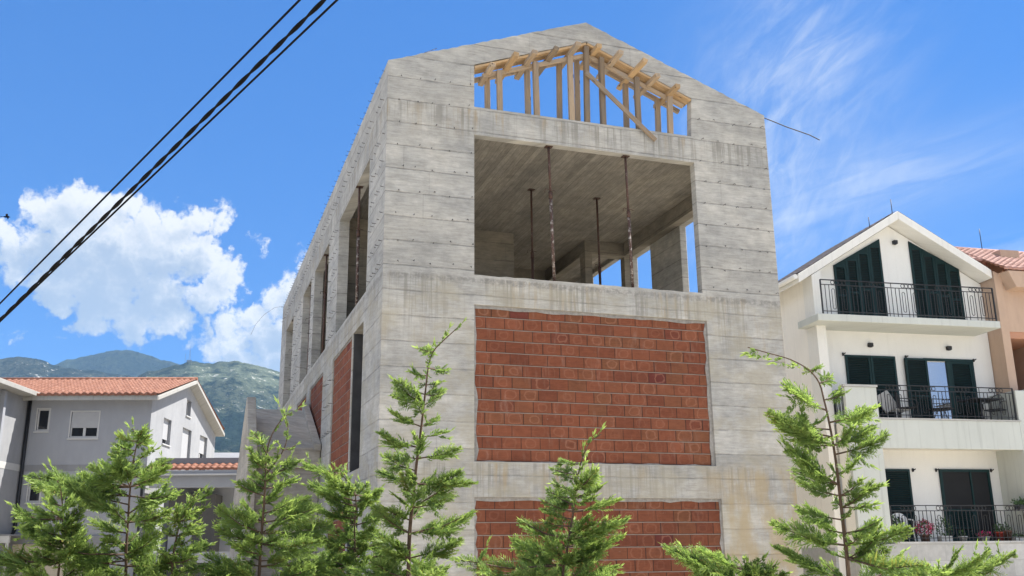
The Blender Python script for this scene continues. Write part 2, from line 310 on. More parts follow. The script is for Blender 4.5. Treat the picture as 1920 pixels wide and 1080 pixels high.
def tag(o, label=None, cat=None, group=None, kind=None):
    if label: o['label'] = label
    if cat: o['category'] = cat
    if group: o['group'] = group
    if kind: o['kind'] = kind
    return o
def empty(name, loc=(0, 0, 0), rz=0, label=None, cat=None, group=None):
    o = bpy.data.objects.new(name, None); COL.objects.link(o); o.location = loc; o.rotation_euler = (0, 0, rz)
    o.empty_display_size = .3
    return tag(o, label, cat, group)
def copy_tree(o, parent=None):
    c = o.copy(); COL.objects.link(c)
    if parent is not None: c.parent = parent
    for ch in [x for x in o.children]: copy_tree(ch, c)
    return c

# ------------------------------------------------------------------ materials
def concrete(name, base=(.425, .42, .40), plank='wall', stain=1.0):
    m, nt, p = material(name)
    c = objco(nt); x, y, z = nt.sep(c)
    if plank == 'wall':
        u = nt.add(x, nt.mul(y, .97)); h = z; bw = .5
    elif plank == 'ceiling':
        u = y; h = x; bw = .14
    else:
        u = nt.add(x, y); h = z; bw = .3
    wob = nt.noise(nt.vec(nt.mul(u, .9), nt.mul(h, .9), 0.), 1, 3)
    h2 = nt.add(h, nt.mul(nt.sub(wob, .5), .035 if plank == 'wall' else .01))
    row = nt.m('FLOOR', nt.mul(h2, 1/bw)); fr = nt.m('FRACT', nt.mul(h2, 1/bw))
    edge = nt.m('MINIMUM', fr, nt.sub(1., fr))
    seam = nt.sub(1., nt.ss(edge, .012, .045))
    seam = nt.mul(seam, nt.ss(nt.noise(nt.vec(nt.mul(u, 2.2), nt.mul(row, 3.7), 1.), 1, 5, .7), .36, .60, .18, 1))
    off = nt.mul(nt.white(nt.vec(row, 3., 1.))[0], 2.4)
    uc = nt.mul(nt.add(u, off), 1/2.4); col = nt.m('FLOOR', uc); fu = nt.m('FRACT', uc)
    vedge = nt.m('MINIMUM', fu, nt.sub(1., fu))
    vseam = nt.mul(nt.sub(1., nt.ss(vedge, .001, .006)), .5)
    cell = nt.white(nt.vec(row, col, 5.))[0]
    grain = nt.noise(nt.vec(nt.mul(u, 3.6), nt.mul(h, 30.), nt.mul(row, 3.1)), 1, 7, .66)
    blotch = nt.noise(nt.vec(nt.mul(u, .75), nt.mul(h, 1.1), 4.), 1, 6, .6)
    cloudy = nt.noise(nt.vec(nt.mul(u, 3.0), nt.mul(h, 4.0), 9.), 1, 6, .68)
    fine = nt.noise(c, 70, 4, .7)
    k = nt.lin(grain, .34, .66, .84, 1.12)
    k = nt.mul(k, nt.lin(blotch, .34, .66, .80, 1.12))
    k = nt.mul(k, nt.lin(cloudy, .34, .66, .83, 1.10))
    k = nt.mul(k, nt.lin(fine, .35, .65, .92, 1.07))
    k = nt.mul(k, nt.lin(nt.white(nt.vec(row, 1., 5.))[0], 0, 1, .91, 1.07))
    if plank == 'wall':
        brd = nt.m('FLOOR', nt.mul(h2, 1/.125)); bcol = nt.m('FLOOR', nt.mul(nt.add(u, nt.mul(nt.white(nt.vec(brd, 2., 8.))[0], 2.)), 1/1.9))
        k = nt.mul(k, nt.lin(nt.white(nt.vec(brd, bcol, 4.))[0], 0, 1, .96, 1.04))
    k = nt.mul(k, nt.sub(1., nt.mul(seam, {'wall': .42, 'ceiling': .5}.get(plank, .15))))
    k = nt.mul(k, nt.sub(1., nt.mul(nt.mul(vseam, nt.ss(cell, .55, .7)), .35)))
    pores = nt.voronoi(nt.vec(nt.mul(u, 1.), nt.mul(h, 1.), 0.), 17)
    if plank == 'ceiling':
        k = nt.mul(k, nt.lin(cell, 0, 1, .88, 1.07)); k = nt.mul(k, nt.lin(nt.noise(nt.vec(nt.mul(u, .9), nt.mul(h, 55.), 3.), 1, 5, .7), .35, .65, .80, 1.1))
    k = nt.mul(k, nt.ss(pores, .03, .10, .72, 1))
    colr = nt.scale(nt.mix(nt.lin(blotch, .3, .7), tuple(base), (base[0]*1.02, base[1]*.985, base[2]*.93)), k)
    if plank == 'wall' and stain:
        # drips running down from the slab edges, rusty and ochre stains between them
        tot = None
        for zl, rng in ((6.86, 1.9), (3.24, 1.3), (10.5, .9)):
            below = nt.sub(zl, z)
            mk = nt.mul(nt.ss(below, -.02, .03), nt.sub(1., nt.ss(below, .15, rng)))
            tot = mk if tot is None else nt.m('MAXIMUM', tot, mk)
        drip = nt.noise(nt.vec(nt.mul(u, 11.), nt.mul(z, .35), 7.), 1, 5, .7)
        d = nt.mul(nt.mul(nt.ss(drip, .46, .60), tot), nt.ss(nt.noise(nt.vec(nt.mul(u, .9), nt.mul(z, .3), 2.), 1, 3), .36, .54))
        colr = nt.mix(nt.mul(d, .62*stain), colr, (.20, .19, .165))
        rst = nt.mul(nt.ss(nt.noise(nt.vec(nt.mul(u, 5.), nt.mul(z, .45), 17.), 1, 5, .65), .48, .68), tot)
        rst = nt.mul(rst, nt.ss(nt.noise(nt.vec(nt.mul(u, .45), nt.mul(z, .5), 12.), 1, 3), .44, .62))
        colr = nt.mix(nt.mul(rst, .75*stain), colr, (.34, .25, .13))
        lower = nt.mul(nt.ss(z, 6.95, 6.6), nt.ss(nt.noise(nt.vec(nt.mul(u, 1.3), nt.mul(z, 1.6), 30.), 1, 6, .6), .42, .62))
        colr = nt.mix(nt.mul(lower, .5), colr, (.35, .315, .235))
        och = nt.mul(nt.mul(nt.ss(z, 3.4, 3.0), nt.ss(nt.add(x, nt.mul(nt.noise(c, 1.2, 3), 1.2)), 6.9, 8.1)), nt.ss(nt.noise(nt.vec(nt.mul(u, 3.), nt.mul(z, .9), 55.), 1, 5, .6), .36, .6))
        colr = nt.mix(nt.mul(och, .6), colr, (.37, .28, .15))
        jn = nt.mul(nt.noise(nt.vec(nt.mul(u, 4.), nt.mul(z, 9.), 3.), 1, 5, .7), .12)
        joint = nt.m('ABSOLUTE', nt.sub(nt.add(z, jn), 6.86))
        jm = nt.mul(nt.sub(1., nt.ss(joint, .02, .10)), nt.ss(nt.noise(c, 9, 5, .7), .4, .6))
        colr = nt.mix(nt.mul(jm, .6), colr, (.17, .165, .155))
    nt.L.new(colr, p.inputs['Base Color']); p.inputs['Roughness'].default_value = .9
    p.inputs['Specular IOR Level'].default_value = .25
    hgt = nt.add(nt.mul(grain, .5), nt.add(nt.mul(fine, .25), nt.mul(seam, -.8)))
    hgt = nt.add(hgt, nt.mul(nt.ss(pores, .03, .1), .4))
    hgt = nt.add(hgt, nt.mul(nt.white(nt.vec(row, 1., 7.))[0], .35))
    nt.L.new(nt.bump(hgt, .55, .012), p.inputs['Normal'])
    return m

def brick(name, axis, x0, z0, dark=1.0):
    """hollow clay blocks laid flat: wide mortar beds, tight dark head joints, pale rings from firing"""
    m, nt, p = material(name); c = objco(nt); x, y, z = nt.sep(c)
    u = nt.sub(x if axis == 'x' else y, x0); h = nt.sub(z, z0)
    bh, bw = .2350, .392
    wob = nt.mul(nt.sub(nt.noise(nt.vec(nt.mul(u, .8), nt.mul(h, .6), 1.), 1, 2), .5), .02)
    v = nt.mul(nt.add(h, wob), 1/bh); row = nt.m('FLOOR', v); fv = nt.m('FRACT', v)
    sh = nt.add(nt.mul(nt.m('MODULO', row, 2.), .5), nt.mul(nt.white(nt.vec(row, 1., 2.))[0], .3))
    w = nt.add(nt.mul(u, 1/bw), sh); col = nt.m('FLOOR', w); fw = nt.m('FRACT', w)
    rr = nt.white(nt.vec(row, col, 3.)); r1 = rr[0]; rc = nt.sep(rr[1])
    rag = nt.mul(nt.sub(nt.noise(nt.vec(nt.mul(u, 9.), nt.mul(h, 4.), 5.), 1, 4, .7), .5), .07)
    bed = nt.ss(nt.add(fv, rag), .050, .095)                       # 0 in the mortar bed
    hw = nt.add(.008, nt.mul(rc[1], .016))
    head = nt.ss(nt.m('MINIMUM', fw, nt.sub(1., fw)), nt.mul(hw, .5), nt.mul(hw, 1.4))
    body = nt.ramp(r1, [(0., (.17, .056, .032)), (.25, (.205, .068, .036)), (.6, (.225, .078, .042)), (.86, (.19, .076, .039)), (.975, (.175, .056, .033)), (1., (.12, .028, .026))])
    # rings
    ex = nt.m('ABSOLUTE', nt.sub(fw, nt.add(.5, nt.mul(nt.sub(rc[0], .5), .25)))); ey = nt.mul(nt.m('ABSOLUTE', nt.sub(fv, .55)), .75)
    d = nt.add(nt.m('POWER', nt.add(nt.m('POWER', ex, 3.), nt.m('POWER', ey, 3.)), .333), nt.mul(nt.sub(nt.noise(nt.vec(nt.mul(u, 6.), nt.mul(h, 8.), 8.), 1, 4, .6), .5), .34))
    ringr = nt.add(.20, nt.mul(rc[2], .17))
    ring = nt.mul(nt.sub(1., nt.ss(nt.m('ABSOLUTE', nt.sub(d, ringr)), .008, .06)), nt.ss(rc[1], .1, .5))
    streak = nt.noise(nt.vec(nt.mul(u, 3.), nt.mul(h, 45.), 2.), 1, 5, .6)
    mott = nt.noise(nt.vec(nt.mul(u, 6.), nt.mul(h, 9.), 14.), 1, 5, .65)
    wash = nt.noise(nt.vec(nt.mul(u, 1.1), nt.mul(h, .8), 21.), 1, 4, .6)
    k = nt.mul(nt.lin(streak, .25, .75, .88, 1.1), nt.lin(mott, .3, .7, .84, 1.14)); k = nt.mul(k, nt.lin(wash, .3, .7, .88, 1.10))
    colr = nt.scale(body, nt.mul(k, dark))
    colr = nt.mix(nt.mul(ring, nt.add(.06, nt.mul(rc[0], .30))), colr, (.38, .19, .125))
    eff = nt.mul(nt.ss(nt.noise(nt.vec(nt.mul(u, 8.), nt.mul(h, 1.4), 31.), 1, 5, .6), .55, .75), .22)
    colr = nt.mix(eff, colr, (.38, .27, .22))
    mort = nt.scale((.0, .0, .0), 1.) if False else nt.mix(mott, (.19, .155, .135), (.28, .235, .205))
    colr = nt.mix(bed, mort, colr)
    smear = nt.mul(nt.ss(nt.noise(nt.vec(nt.mul(u, 5.), nt.mul(h, 11.), 41.), 1, 5, .7), .66, .74), .5)
    colr = nt.mix(smear, colr, (.28, .245, .215))
    fr_ = nt.add(fv, rag); joint_shade = nt.mul(nt.ss(fr_, .055, .075), nt.sub(1., nt.ss(fr_, .10, .135)))  # shadow line along each mortar bed, painted into the block colour
    colr = nt.mix(nt.mul(joint_shade, nt.lin(mott, .3, .7, .35, .85)), colr, (.060, .034, .026))
    headm = nt.m('MAXIMUM', head, nt.sub(1., bed))
    colr = nt.mix(headm, (.055, .030, .022), colr)
    nt.L.new(colr, p.inputs['Base Color']); p.inputs['Roughness'].default_value = .92; p.inputs['Specular IOR Level'].default_value = .2
    hgt = nt.add(nt.mul(nt.m('MULTIPLY', bed, head), 1.), nt.add(nt.mul(streak, .10), nt.mul(r1, .25)))
    nt.L.new(nt.bump(hgt, .8, .015), p.inputs['Normal'])
    return m

def wood(name, a=(.36, .235, .125), b=(.20, .15, .105), grey=.5):
    m, nt, p = material(name); c = objco(nt); x, y, z = nt.sep(c); r = rnd(nt)
    g = nt.noise(nt.vec(nt.mul(x, 45.), nt.mul(y, 45.), nt.add(nt.mul(z, 2.2), nt.mul(r, 40.))), 1, 6, .65, 1.2)
    bl = nt.noise(nt.vec(nt.mul(x, 6.), nt.mul(y, 6.), nt.add(nt.mul(z, 1.5), nt.mul(r, 17.))), 1, 4)
    colr = nt.mix(nt.lin(g, .3, .7), a, b)
    colr = nt.mix(nt.mul(nt.ss(bl, .45, .65), grey), colr, (.235, .215, .19))
    colr = nt.scale(colr, nt.lin(r, 0, 1, .58, 1.25))
    kn = nt.voronoi(nt.vec(nt.mul(x, 7.), nt.mul(y, 7.), nt.add(nt.mul(z, 2.), nt.mul(r, 9.))), 1)
    colr = nt.mix(nt.sub(1., nt.ss(kn, .06, .14)), colr, (.07, .045, .03))
    nt.L.new(colr, p.inputs['Base Color']); p.inputs['Roughness'].default_value = .85
    nt.L.new(nt.bump(g, .4, .004), p.inputs['Normal']); return m

def steel(name, paint=.0):
    m, nt, p = material(name); c = objco(nt)
    a = nt.noise(c, 9, 6, .7); b = nt.noise(c, 38, 5, .7)
    colr = nt.ramp(a, [(.3, (.040, .022, .018)), (.5, (.085, .042, .028)), (.62, (.06, .035, .03)), (.8, (.13, .06, .035))])
    spl = nt.ss(nt.noise(c, 14, 6, .75), .60-.10*paint, .66-.06*paint)
    colr = nt.mix(nt.mul(spl, .9 if paint else .35), colr, (.40, .37, .33))
    nt.L.new(colr, p.inputs['Base Color']); p.inputs['Roughness'].default_value = .7; p.inputs['Metallic'].default_value = .1
    nt.L.new(nt.bump(b, .4, .004), p.inputs['Normal']); return m

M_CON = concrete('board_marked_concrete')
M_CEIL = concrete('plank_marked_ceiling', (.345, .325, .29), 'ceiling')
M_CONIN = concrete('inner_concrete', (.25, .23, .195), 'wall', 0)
M_STAIRC = concrete('stair_concrete', (.42, .385, .335), 'other', 0)
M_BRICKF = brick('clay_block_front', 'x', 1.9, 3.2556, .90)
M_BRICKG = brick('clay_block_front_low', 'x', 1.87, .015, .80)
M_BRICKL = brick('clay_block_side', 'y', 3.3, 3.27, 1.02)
M_MORTAR = plain('mortar', (.27, .255, .235), .95, .3, 14, bump=.6)
M_WOOD = wood('weathered_timber', (.42, .31, .20), (.23, .175, .125), .55)
M_WOODN = wood('fresh_timber', (.50, .34, .18), (.36, .235, .12), .25)
M_STEEL = steel('rusty_steel'); M_STEELP = steel('mortar_splashed_steel', 1.)
M_REBAR = plain('dark_rebar', (.035, .032, .030), .7, .3, 30)
M_DARKBOARD = plain('dark_board', (.045, .045, .047), .85, .35, 3)

# ------------------------------------------------------------------ the unfinished concrete house
HW, HD = 8.85, 21.6
EZ, RZ = 11.343, 12.985
house = empty('unfinished_house', (0, 0, 0), 0, 'tall grey concrete house shell with red block infill and an open gable', 'house')
rj = random.Random(3)
def rough_edge(a, b, n, amp):
    out = []
    for i in range(1, n):
        t = i/n; out.append((a[0]+(b[0]-a[0])*t, a[1]+(b[1]-a[1])*t+rj.uniform(-amp, amp)))
    return out
outer = [(0, 0), (HW, 0), (HW, EZ)] + rough_edge((HW, EZ), (HW/2, RZ), 46, .012) + [(HW/2, RZ)] + rough_edge((HW/2, RZ), (0, EZ), 46, .012) + [(0, EZ)]
gable_hole = [(1.83, 10.56), (6.9, 10.56), (6.96, 11.50), (4.42, 12.50), (1.83, 11.53)]
big_hole = [(1.83, 6.92)] + rough_edge((1.83, 6.92), (6.93, 6.92), 30, .010) + [(6.93, 6.92), (6.93, 9.93), (1.83, 9.93)]
MB().prism(outer, 0, .2, XZ, [gable_hole, big_hole, rect(1.83, 6.99, 3.256, 6.312), rect(1.83, 7.06, .012, 2.6)]).build('front_wall', M_CON, house, .012)
# left wall with its row of openings
lw_holes = [rect(1.85, 6.18, 6.92, 9.93), rect(8.01, 11.08, 6.92, 9.93), rect(11.93, 14.10, 6.92, 9.93), rect(17.05, 19.63, 6.92, 9.93),
            rect(2.03, 6.42, 3.27, 6.32), rect(8.22, 11.05, 3.27, 6.32), rect(11.90, 14.48, 3.27, 6.32), rect(2.03, 6.42, .02, 2.6)]
lo = [(.2, 0), (HD, 0), (HD, EZ)] + rough_edge((HD, EZ), (.2, EZ), 120, .010) + [(.2, EZ)]
MB().prism(lo, 0, .26, YZ, lw_holes).build('side_wall', M_CON, house, .012)
rw_holes = [rect(.9, 3.97, 6.92, 9.91), rect(5.73, 6.93, 6.92, 9.91), rect(7.25, 10.2, 6.92, 10.2), rect(12.5, 15.5, 6.92, 9.9), rect(3, 6, 3.3, 6.3), rect(9, 12, 3.3, 6.3)]
MB().prism([(.2, 0), (HD, 0), (HD, EZ), (.2, EZ)], HW-.19, HW, YZ, rw_holes).build('side_wall', M_CON, house, .012)
MB().prism([(.26, 0), (HW-.19, 0), (HW-.19, EZ), (.26, EZ)], HD-.26, HD, XZ, [rect(3, 6, 7, 9.9)]).build('rear_wall', M_CON, house)
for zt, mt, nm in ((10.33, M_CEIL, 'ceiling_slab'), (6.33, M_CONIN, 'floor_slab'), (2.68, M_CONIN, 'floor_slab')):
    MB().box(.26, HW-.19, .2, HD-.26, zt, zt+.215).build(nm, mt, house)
# blocks: set back a little, with a rough mortar rim
def rim(a0, a1, b0, b1, w, M, d0, d1, seed):
    r2 = random.Random(seed); inn = []
    for (p, q_, n) in (((a0+w, b0+w*.2), (a1-w, b0+w*.2), 24), ((a1-w, b0+w*.2), (a1-w*.8, b1-w), 16), ((a1-w*.8, b1-w), (a0+w*.5, b1-w), 24), ((a0+w*.5, b1-w), (a0+w, b0+w*.2), 16)):
        for i in range(n):
            t = i/n; j = (r2.random()-.5)*w*.9
            inn.append((p[0]+(q_[0]-p[0])*t+j, p[1]+(q_[1]-p[1])*t+j*.6))
    inn = [(min(max(a, a0+.004), a1-.004), min(max(b, b0+.004), b1-.004)) for a, b in inn]
    return MB().prism(rect(a0+.001, a1-.001, b0+.001, b1-.001), d0, d1, M, [inn])
for (a0, a1, b0, b1, mt, s) in ((1.83, 6.99, 3.256, 6.312, M_BRICKF, 1), (1.83, 7.06, .012, 2.6, M_BRICKG, 2)):
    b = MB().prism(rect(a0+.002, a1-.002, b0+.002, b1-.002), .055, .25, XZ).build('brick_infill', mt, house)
    rim(a0, a1, b0, b1, .07, XZ, .040, .056, s).build('mortar_rim', M_MORTAR, b)
for (a0, a1, b0, b1, s) in ((3.50, 6.42, 3.27, 6.32, 3), (8.22, 11.05, 3.27, 6.32, 4), (11.90, 14.48, 3.27, 6.32, 5), (3.50, 6.42, .02, 2.6, 6)):
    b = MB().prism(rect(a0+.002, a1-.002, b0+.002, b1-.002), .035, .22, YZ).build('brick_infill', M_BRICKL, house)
    rim(a0, a1, b0, b1, .05, YZ, .022, .036, s).build('mortar_rim', M_MORTAR, b)
for b0, b1 in ((3.27, 6.32), (.02, 2.6)):
    MB().box(.002, .30, 3.345, 3.498, b0+.002, b1-.002).build('door_jamb', M_CON, house)
    MB().box(.02, .9, 3.31, 3.343, b0+.002, b1-.002).build('jamb_board', M_DARKBOARD, house)
# top storey inside: core wall, frames and columns
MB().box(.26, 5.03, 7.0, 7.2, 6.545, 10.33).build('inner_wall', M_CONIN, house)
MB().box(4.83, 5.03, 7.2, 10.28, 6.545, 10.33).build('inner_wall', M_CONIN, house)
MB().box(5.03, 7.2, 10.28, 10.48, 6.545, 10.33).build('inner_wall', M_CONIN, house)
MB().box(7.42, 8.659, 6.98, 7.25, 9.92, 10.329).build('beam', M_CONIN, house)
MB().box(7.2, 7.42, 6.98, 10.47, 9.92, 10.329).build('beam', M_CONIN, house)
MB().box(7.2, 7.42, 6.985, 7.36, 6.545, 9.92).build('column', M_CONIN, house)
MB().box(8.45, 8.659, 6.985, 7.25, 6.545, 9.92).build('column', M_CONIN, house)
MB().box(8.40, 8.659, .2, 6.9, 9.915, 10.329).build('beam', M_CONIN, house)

# the outside stair on the left face: no steps poured yet, two raised edges
st = empty('stair', (0, 0, 0)); st.parent = house
MB().prism([(8.0, 3.74), (11.0, 5.30), (11.2, 5.42), (13.5, 5.42), (13.5, 5.66), (11.0, 5.66), (8.0, 4.27)], -1.62, -.02, YZ).build('flight', M_STAIRC, st, .01)
MB().prism([(7.86, 4.18), (11.15, 5.72), (11.15, 5.92), (7.86, 4.36)], -.20, -.021, YZ).build('curb', M_STAIRC, st, .01)
MB().prism([(7.6, 0), (7.6, 3.72), (7.75, 4.25), (9.55, 5.78), (9.75, 5.74), (13.6, 3.3), (13.6, 0)], -1.86, -1.63, YZ).build('parapet', M_STAIRC, st, .012)
MB().box(-1.63, -.02, 8.1, 8.3, 0, 3.74).build('support_wall', M_STAIRC, st)

# protruding tie wires: pairs of dark stubs along the formwork seams
ties = []
rt = random.Random(11)
for zz in [11.05, 10.55, 10.05, 9.55, 9.05, 8.55, 8.05, 7.55, 7.08]:
    for xx in (.28, .62, .98, 1.35, 1.72):
        ties.append(((xx+rt.uniform(-.07, .07), 0, zz+rt.uniform(-.06, .02)), (0, -1, 0)))
    for xx in (7.15, 7.55, 7.95, 8.35, 8.7):
        ties.append(((xx+rt.uniform(-.08, .08), 0, zz-.03+rt.uniform(-.06, .03)), (0, -1, 0)))
for zz in (11.30, 10.62):
    for i in range(58): ties.append(((0, .35+i*.366+rt.uniform(-.08, .08), zz+rt.uniform(-.05, .02)), (-1, 0, 0)))
for zz in (9.75, 9.2, 8.65, 8.1, 7.55, 7.02, 5.8, 5.2, 4.5):
    for (y0, y1, st_) in ((.25, 1.75, .3), (6.35, 7.95, .33), (11.2, 11.9, .25), (14.2, 17.0, .4)):
        if zz < 6.5 and y0 != 6.35: continue
        yy = y0
        while yy < y1:
            ties.append(((0, yy+rt.uniform(-.06, .06), zz+rt.uniform(-.03, .05)), (-1, 0, 0))); yy += st_
def dist(t): return (Vector(t[0])-CAM).length
ties.sort(key=dist)
def stub(mb, p, d, L, kink):
    a = Vector(p)-Vector(d)*.03; b = Vector(p)+Vector(d)*L
    mb.tube([a, b, b+Vector((kink*.02, 0, -.03 if d[1] else .02))], .006, 5)
for i, (p, d) in enumerate(ties[:99]):
    mb = MB(); stub(mb, p, d, rt.uniform(.03, .08), rt.uniform(-1, 1)); mb.build('tie_wire', M_REBAR, house, fix=False)
mb = MB()
for (p, d) in ties[99:]: stub(mb, p, d, rt.uniform(.04, .10), rt.uniform(-1, 1))
tag(mb.build('tie_wires', M_REBAR, house, fix=False), kind='stuff')
# loose bars at the eaves
MB().tube([(8.5, .1, 11.36), (8.84, .05, 11.315), (9.1, .03, 11.24), (9.42, 0, 11.135), (9.8, 0, 11.06), (10.05, 0, 11.01), (10.32, 0, 10.915)], .013, 6).build('rebar', M_REBAR, house, fix=False)
MB().tube([(0.02, 21.2, 11.3), (-.35, 21.3, 11.25), (-.75, 21.4, 10.95), (-1.05, 21.5, 10.55), (-1.22, 21.5, 10.1)], .0045, 6).build('rebar', M_STEELP, house, fix=False)
MB().tube([(.38, .15, 11.44), (.7, .15, 11.66), (1.05, .15, 11.86)], .006, 5).build('rebar', M_STEELP, house, fix=False)

# ------------------------------------------------------------------ the timber left in the open gable
tim = empty('timber_centering', (4.4, .2, 10.56), 0, 'rough brown timber posts and rafters propping the open gable', 'timber frame')
def timber(name, a, b, w, d, mat, roll=0.):
    a, b = Vector(a), Vector(b); L = (b-a).length
    mb = MB().box(-w/2, w/2, -d/2, d/2, -L/2, L/2)
    o = mb.build(name, mat, tim, .004)
    z = (b-a).normalized(); y = Vector((0, 1, 0)); y = (y-z*y.dot(z))
    if y.length < .05: y = Vector((0, 0, 1)); y = (y-z*y.dot(z))
    y.normalize(); x = y.cross(z)
    Mx = Matrix((x, y, z)).transposed().to_4x4() @ Matrix.Rotation(roll, 4, 'Z'); Mx.translation = (a+b)/2
    tl = Matrix.Translation((-4.4, -.2, -10.56)); o.matrix_local = tl @ Mx
    return o
for (xb, xt, zt) in ((2.41, 2.40, 11.50), (3.24, 3.22, 11.84), (4.04, 4.035, 12.16), (4.40, 4.43, 12.42), (4.78, 4.785, 12.20), (5.633, 5.634, 11.85), (6.41, 6.44, 11.52)):
    timber('post', (xb, .06, 10.562), (xt, .06, zt), .115, .10, M_WOOD, rt.uniform(-.12, .12))
for (xb, xt) in ((2.25, 2.24), (3.17, 3.16), (3.90, 3.92), (4.33, 4.35), (5.51, 5.53), (6.30, 6.32)):
    zt = 11.36+(xt-1.9)*.375 if xt < 4.5 else 12.32-(xt-4.55)*.417
    timber('post', (xb, .42, 10.562), (xt, .42, zt), .11, .10, M_WOOD, rt.uniform(-.15, .15))
timber('rafter', (2.05, .12, 11.36), (4.47, .12, 12.24), .09, .07, M_WOOD)
timber('rafter', (4.38, .12, 12.26), (6.80, .12, 11.33), .09, .07, M_WOOD)
timber('rafter', (1.90, .50, 11.40), (4.62, .50, 12.42), .10, .08, M_WOOD)
timber('rafter', (4.55, .50, 12.36), (6.90, .50, 11.38), .10, .08, M_WOOD)
for (xa, za, xb, zb) in ((1.84, 11.475, 4.41, 12.455), (4.43, 12.455, 6.95, 11.455)):
    for k in range(3): timber('board', (xa, .045+.118*k, za), (xb, .045+.118*k, zb), .05, .11, M_WOODN)
for (xj, zj, L, mt) in ((2.151, 11.52, .30, M_WOOD), (2.57, 11.675, .60, M_WOODN), (3.018, 11.85, .50, M_WOOD), (3.53, 12.05, .45, M_WOOD), (4.037, 12.245, .45, M_WOOD),
                    (4.588, 12.36, .32, M_WOODN), (5.007, 12.165, .52, M_WOOD), (5.509, 11.975, .66, M_WOODN), (5.937, 11.815, .40, M_WOOD), (6.419, 11.63, .40, M_WOODN)):
    timber('joist', (xj, -L, zj-.09), (xj, rt.uniform(.58, .80), zj-.09), .115, .095, mt, rt.uniform(-.2, .35))
timber('brace', (4.36, -.055, 11.72), (5.955, -.09, 10.30), .10, .045, M_WOOD)

# ------------------------------------------------------------------ steel props
def prop(x, y, z0, z1, tilt, frac, label, splash=True):
    h = z1-z0
    t = empty('steel_prop', (x, y, z0), 0, label, 'prop', 'adjustable steel props in the open storey')
    t.rotation_euler = (0, tilt, 0)
    hs = h*frac
    MB().box(-.075, .075, -.075, .075, .001, .010).build('base_plate', M_STEEL, t)
    MB().tube([(0, 0, .01), (0, 0, hs)], .033, 12).build('outer_tube', M_STEELP if splash else M_STEEL, t)
    MB().tube([(0, 0, hs), (0, 0, h-.01)], .026, 12).build('inner_tube', M_STEEL, t)
    MB().prism([(-.08, -.07), (.08, -.07), (.08, .07), (-.08, .07)], h-.012, h-.002, XY).build('top_plate', M_STEEL, t)
    MB().tube([(0, 0, hs-.09), (0, 0, hs+.06)], .043, 12).build('collar', M_STEEL, t)
    MB().tube([(-.14, -.02, hs+.03), (-.13, -.05, hs+.1), (-.03, -.05, hs+.09), (.10, -.04, hs+.07)], .007, 6).build('pin', M_STEEL, t)
    return t
prop(3.575, .13, 6.92, 9.925, -.020, .64, 'mortar-splashed steel prop on the wide sill, nearer the left pier')
prop(5.345, .13, 6.92, 9.925, -.012, .56, 'blotchy steel prop on the wide sill, nearer the right pier')
prop(4.36, 3.6, 6.545, 10.325, 0, .55, 'dark rusty prop deep in the room behind the left sill prop', False)
prop(6.2, 3.7, 6.545, 10.325, -.006, .5, 'dark rusty prop deep in the room between the two sill props', False)
prop(7.95, 8.8, 6.545, 10.325, 0, .5, 'small distant prop seen against the sky beyond the inner beam', False)
prop(.10, 3.62, 6.92, 9.925, -.008, .62, 'brown steel prop in the nearest side window', True)
prop(.10, 9.27, 6.92, 9.925, 0, .6, 'dark prop in the second side window', False)
prop(.10, 12.72, 6.92, 9.925, 0, .6, 'dark prop in the third, narrowest side window', False)
prop(.10, 17.8, 6.92, 9.925, 0, .6, 'reddish prop in the farthest side window', False)
prop(1.45, 6.4, 6.545, 10.325, 0, .6, 'thin dark prop inside, behind the nearest side window', False)

# ------------------------------------------------------------------ plaster, tiles, glass
def plaster(name, col, rough_scale=40, streaks=.2, patch=.10, bump=.25):
    m, nt, p = material(name); c = objco(nt); x, y, z = nt.sep(c)
    u = nt.add(x, nt.mul(y, .9))
    a = nt.noise(nt.vec(nt.mul(u, .5), nt.mul(z, .5), 0.), 1, 5, .6); b = nt.noise(nt.vec(nt.mul(u, 3.), nt.mul(z, 1.2), 3.), 1, 6, .65)
    f = nt.noise(c, rough_scale, 5, .7)
    s_ = nt.ss(nt.noise(nt.vec(nt.mul(u, 8.), nt.mul(z, .25), 8.), 1, 5, .65), .5, .72)
    k = nt.mul(nt.lin(a, .3, .7, 1-patch, 1+patch*.6), nt.lin(b, .3, .7, 1-patch*.6, 1+patch*.5))
    k = nt.mul(k, nt.lin(f, .25, .75, .96, 1.03)); k = nt.mul(k, nt.sub(1., nt.mul(s_, streaks*.35)))
    nt.L.new(nt.scale(nt.mix(0, col, col), k), p.inputs['Base Color'])
    p.inputs['Roughness'].default_value = .9; p.inputs['Specular IOR Level'].default_value = .25
    nt.L.new(nt.bump(f, bump, .006), p.inputs['Normal']); return m
def tile_mat(name, a, b, pale):
    m, nt, p = material(name); c = objco(nt); x, y, z = nt.sep(c)
    cell = nt.white(nt.vec(nt.m('FLOOR', nt.mul(x, 1/.30)), nt.m('FLOOR', nt.mul(y, 1/.36)), 2.))[0]
    n = nt.noise(c, 5, 6, .7); n2 = nt.noise(c, 40, 4, .7)
    colr = nt.mix(cell, a, b); colr = nt.mix(nt.mul(nt.ss(n, .5, .7), pale), colr, (.50, .36, .30))
    colr = nt.mix(nt.mul(nt.ss(n2, .6, .75), .4), colr, (.16, .10, .08))
    nt.L.new(colr, p.inputs['Base Color']); p.inputs['Roughness'].default_value = .8
    return m
M_WHITE = plaster('white_plaster', (.75, .745, .715), 45, .12, .04)
M_CREAM = plaster('cream_plaster', (.86, .825, .755), 45, .2, .05)
M_GREYWHITE = plaster('painted_parapet', (.54, .56, .525), 45, .5, .06)
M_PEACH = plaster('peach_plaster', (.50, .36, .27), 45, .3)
M_PEACHD = plaster('deep_peach_plaster', (.48, .25, .16), 45, .3)
